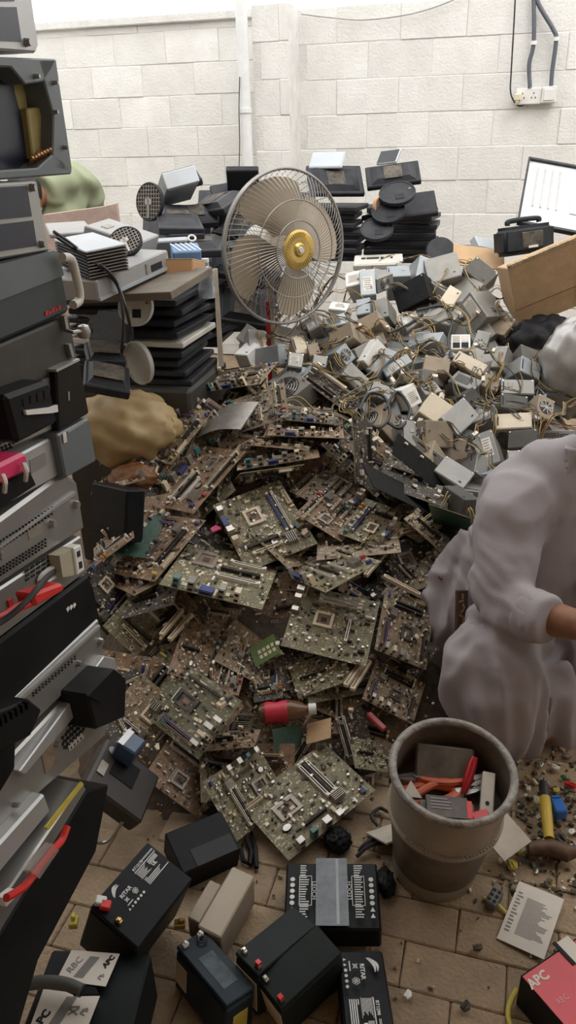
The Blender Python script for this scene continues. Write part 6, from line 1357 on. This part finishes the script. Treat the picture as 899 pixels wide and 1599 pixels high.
m_hair = mat('hair_black', (.012, .010, .009), .6)
A = at_y
man = thing('person', 'man in pale lilac grey tunic squatting beside the bucket, sleeves rolled up', 'person', Matrix.Translation((.66, 1.7, 0)))
def folds(v):
    low = max(0, min(1, (.46-v.z)/.2))
    a = (1-abs(noise.noise((v.x*15+v.z*1.5, v.y*15, v.z*2.0)))*2.4)*.032*low
    el = math.exp(-((v.z-.47)**2+(v.x-.50)**2)/.012)
    b = (1-abs(noise.noise((v.x*6+v.z*7, v.y*6, v.z*8-v.x*5)))*2.2)*.010*(1-low*.7)
    c = (1-abs(noise.noise((v.x*8-v.z*10, v.y*8, v.z*26+v.x*18)))*2.2)*.009*el
    return a+b+c+noise.noise((v.x*24, v.y*24, v.z*14))*.002-.008
k = MB()
etube(k, [A(770, 1030, 1.80), A(785, 960, 1.83), A(815, 890, 1.85), A(838, 825, 1.85), A(848, 775, 1.85), A(876, 738, 1.86), A(905, 712, 1.86), A(922, 700, 1.86)], [(.13, .13), (.155, .15), (.165, .15), (.175, .14), (.165, .13), (.125, .11), (.075, .08), (.062, .065)], flat=(1, 0, 0), n=24)
etube(k, [A(935, 800, 1.86), A(915, 770, 1.87), A(880, 765, 1.88)], [.08, .085, .085])
etube(k, [A(862, 760, 1.87), A(838, 768, 1.84), A(812, 782, 1.78), A(798, 808, 1.74), A(790, 855, 1.70), A(783, 915, 1.64), A(785, 948, 1.60)], [(.05, .05), (.09, .085), (.098, .09), (.095, .085), (.085, .08), (.080, .075), (.068, .065)])
etube(k, [A(772, 935, 1.62), A(795, 948, 1.59), A(828, 958, 1.54), A(852, 966, 1.50)], [(.066, .06), (.07, .065), (.065, .06), (.058, .054)])
# back tail of the tunic
etube(k, [A(742, 835, 1.92), A(714, 890, 1.90), A(698, 935, 1.85), A(694, 1000, 1.80), A(680, 1050, 1.77), A(666, 1084, 1.75)], [(.05, .02), (.07, .022), (.062, .022), (.056, .022), (.045, .02), (.022, .016)], flat=(1, -.3, 0))
etube(k, [A(735, 880, 1.9), A(740, 950, 1.88), A(745, 1020, 1.86)], [.06, .07, .06])
# lap and drape over the near knee
etube(k, [A(800, 1000, 1.78), A(785, 1000, 1.68), A(778, 1002, 1.60)], [.10, .11, .098])
etube(k, [A(778, 985, 1.60), A(772, 1025, 1.57), A(770, 1065, 1.55), A(778, 1110, 1.55), A(792, 1150, 1.55), A(800, 1176, 1.55)], [(.085, .075), (.118, .10), (.125, .105), (.11, .095), (.082, .075), (.05, .05)], flat=(1, 0, 0), n=28)
etube(k, [A(840, 1020, 1.66), A(842, 1080, 1.63), A(848, 1130, 1.62), A(852, 1160, 1.62)], [(.08, .08), (.085, .08), (.08, .07), (.06, .05)], flat=(1, 0, 0))
# far leg, mostly beyond the frame
etube(k, [A(830, 1000, 1.84), A(900, 985, 1.78), A(940, 990, 1.74)], [.11, .11, .10]); etube(k, [A(935, 980, 1.74), A(925, 1050, 1.73), A(910, 1110, 1.73), A(900, 1140, 1.74)], [(.1, .09), (.115, .1), (.11, .09), (.08, .07)], flat=(1, 0, 0))
etube(k, [A(930, 790, 1.85), A(975, 850, 1.78), A(985, 920, 1.68)], [.085, .08, .07]); etube(k, [A(985, 920, 1.68), A(965, 950, 1.56)], [.068, .058])
kz = bake(k, 'tunic', m_cloth, man, .008, 14, folds)
# rolled cuff
c0, c1 = A(818, 956, 1.555), A(860, 970, 1.49); d = (c1-c0)
k = MB(); etube(k, [c0, c0+d*.15, c0+d*.9, c1], [(.058, .056), (.067, .063), (.062, .058), (.054, .05)], n=24)
bake(k, 'rolled_cuff', m_cloth, man, .006, 3, lambda v: noise.noise((v.x*20, v.y*20, v.z*20))*.004)
# collar
k = MB(); n0 = A(903, 700, 1.86)
pts = [A(880, 700, 1.80), A(884, 740, 1.765), A(888, 784, 1.75), A(901, 782, 1.75), A(908, 740, 1.77), A(905, 704, 1.80)]
k.prism(pts, (.012, .03, .0)); bake(k, 'collar', m_cloth, man, .005, 2)
# small dark packet in the side pocket
o = thing('pocket_packet', 'dark brown patterned packet sticking out of the side pocket of the tunic', 'packet', Matrix.Translation(A(723, 955, 1.74)))
M, w, h = face(((713, 987), (731, 984), (730, 923), (716, 921)), .035, .10, Y=1.735, spos=.02, ssize=.25, up=(-.2, -1, .2)); inv = o.matrix_world.inverted()
MB().box((0, 0, -.008), (w, h, .016)).build('packet', mat('packet_brown', (.075, .035, .02), .4), o, M=inv @ M, bev=.002)
b = MB()
for k in range(7): b.box((-w*.05+.004*math.sin(k*2.1), h*(-.36+k*.12), .0004), (w*.45, h*.05, .0012), 0, Matrix.Rotation(k*1.3, 3, 'Z'))
b.build('gold_pattern', mat('packet_gold', (.40, .26, .13), .4), o, M=inv @ M)
# body: neck, head, forearms, hands, feet in one surface
k = MB(); hd = A(985, 640, 1.80)
etube(k, [A(900, 770, 1.85), A(918, 735, 1.85), A(943, 700, 1.83), A(970, 675, 1.82)], [.09, .06, .056, .055])
ball(k, hd, (.078, .095, .118)); ball(k, hd+Vector((.055, -.05, -.05)), (.04, .045, .05)); etube(k, [hd+Vector((.06, -.075, .03)), hd+Vector((.085, -.1, -.02))], [.01, .017], n=8)
for s in (-1, 1): ball(k, hd+Vector((-.02+.05*s, .0-.05*-s*0, 0))+Vector((.03*s, .055*s, 0)), (.016, .02, .032), 10, 8)
def hand(k, el, wr, d, side):
    d = d.normalized(); up = Vector((0, 0, 1)); s = d.cross(up).normalized()*side
    etube(k, [el, el.lerp(wr, .35), wr], [.05, .046, .03]); pc = wr+d*.05
    etube(k, [wr-d*.01, wr+d*.03, wr+d*.085], [(.03, .022), (.042, .018), (.038, .014)], flat=s)
    for i, L in enumerate((.068, .078, .073, .058)):
        b0 = wr+d*.08+s*(.027-.018*i); k1 = b0+d*L*.45+up*.004; k2 = k1+d*L*.28-up*L*.28; k3 = k2-up*L*.26+d*L*.08
        etube(k, [b0-d*.01, k1, k2, k3], [.0095, .009, .008, .0065], n=8)
    t0 = wr+d*.025+s*.035; etube(k, [t0-s*.012, t0+s*.02+d*.022-up*.01, t0+s*.022+d*.05-up*.026], [.012, .0105, .0085], n=8)
el, wr = A(800, 950, 1.58), A(935, 985, 1.44)
hand(k, el, wr, (wr-el), 1); el2, wr2 = A(985, 925, 1.68), A(948, 970, 1.5); hand(k, el2, wr2, (wr2-el2), -1)
etube(k, [A(905, 760, 1.85), A(845, 840, 1.86), A(800, 940, 1.82), A(800, 1000, 1.78)], [.08, .11, .10, .08])
etube(k, [A(835, 800, 1.83), A(795, 855, 1.7), el], [.045, .045, .04]); etube(k, [A(925, 780, 1.85), A(975, 850, 1.78), el2], [.06, .055, .05])
for a, bq, c, e in ((A(800, 1000, 1.76), A(776, 1005, 1.62), A(835, 1150, 1.66), (-.02, -.10)), (A(830, 1000, 1.84), A(935, 990, 1.75), A(915, 1120, 1.76), (.06, -.10))):
    f = Vector((c.x, c.y, .04)); etube(k, [a, a.lerp(bq, .6), bq, bq.lerp(f, .35), f], [.085, .075, .06, .055, .035]); etube(k, [f+Vector((-e[0]*.4, -e[1]*.5, 0)), f, f+Vector((e[0], e[1], -.01))], [(.03, .03), (.036, .034), (.04, .018)], flat=(1, 0, 0))
bake(k, 'body', m_skin, man, .0065, 4)
k = MB(); ball(k, hd+Vector((-.016, .018, .03)), (.084, .09, .105)); bake(k, 'hair', m_hair, man, .008, 2, lambda v: noise.noise((v.x*60, v.y*60, v.z*60))*.004)
fc = Vector((.62, -.78, 0))
for s in (-1, 1):
    e = hd+fc*.074+Vector((fc.y, -fc.x, 0))*(.03*s)*-1+Vector((0, 0, .012)); k = MB(); ball(k, e, (.010, .010, .007), 10, 8); wp(k, 'eye', m_socket_white, man, smooth=2)
k = MB(); etube(k, [hd+fc*.10+Vector((fc.y, -fc.x, 0))*.022+Vector((0, 0, -.06)), hd+fc*.108+Vector((0, 0, -.058)), hd+fc*.10-Vector((fc.y, -fc.x, 0))*.022+Vector((0, 0, -.06))], [.004, .006, .004], n=8); wp(k, 'mouth', mat('lips', (.22, .07, .05), .5), man, smooth=2)
# second person far left, bent over behind the table
m_gcl = mat('sage_cloth', (.27, .30, .19), .85, var=.06, scale=6)
G = thing('person', 'person in sage green shirt bending down behind the table, back turned', 'person', Matrix.Translation(A(120, 330, 4.5).to_2d().to_3d()))
gf = lambda v: (1-abs(noise.noise((v.x*6+v.z*4, v.y*6, v.z*7)))*2)*.03+noise.noise((v.x*16, v.y*16, v.z*9))*.006-.012
hip = A(122, 345, 4.6); k = MB()
etube(k, [hip+Vector((0, .05, -.12)), hip, A(122, 305, 4.5), A(108, 286, 4.35), A(86, 289, 4.2), A(64, 297, 4.12)], [(.12, .12), (.13, .12), (.13, .12), (.125, .11), (.105, .10), (.085, .08)], flat=(1, 0, 0), n=22)
etube(k, [A(118, 292, 4.35), A(112, 315, 4.25), A(108, 350, 4.2)], [.075, .075, .07]); etube(k, [A(88, 285, 4.3), A(84, 310, 4.2), A(82, 352, 4.15)], [.075, .072, .066])
bake(k, 'shirt', m_gcl, G, .014, 6, gf)
k = MB(); hd2 = A(38, 312, 4.05)
etube(k, [A(80, 302, 4.18), hd2], [.05, .05]); ball(k, hd2, (.08, .1, .11)); ball(k, hd2+Vector((0, -.09, -.01)), (.018, .02, .02), 8, 6)
for x0, x1, Y in ((108, 106, 4.2), (82, 80, 4.15)):
    e = A(x0, 356, Y); wq = e+Vector((0, -.1, -.2)); hand(k, e, wq, Vector((0, -.4, -1)), 1)
etube(k, [hip+Vector((0, .05, -.1)), A(122, 310, 4.52), A(96, 296, 4.22)], [.08, .08, .05])
for s in (-1, 1):
    etube(k, [hip+Vector((s*.07, .05, -.12)), hip+Vector((s*.09, .02, -.5)), Vector((hip.x+s*.09, hip.y+.06, .06))], [.08, .06, .045]); etube(k, [Vector((hip.x+s*.09, hip.y+.08, .04)), Vector((hip.x+s*.1, hip.y-.1, .03))], [.04, .03])
bake(k, 'body', m_skin, G, .012, 3)
k = MB(); ball(k, hd2+Vector((0, .02, .03)), (.085, .1, .105)); bake(k, 'hair', m_hair, G, .012, 1)
k = MB()
for s in (-1, 1): etube(k, [hip+Vector((s*.06, .05, -.06)), hip+Vector((s*.09, .03, -.5)), Vector((hip.x+s*.09, hip.y+.06, .1))], [.11, .095, .075])
bake(k, 'trousers', m_gcl, G, .014, 3)
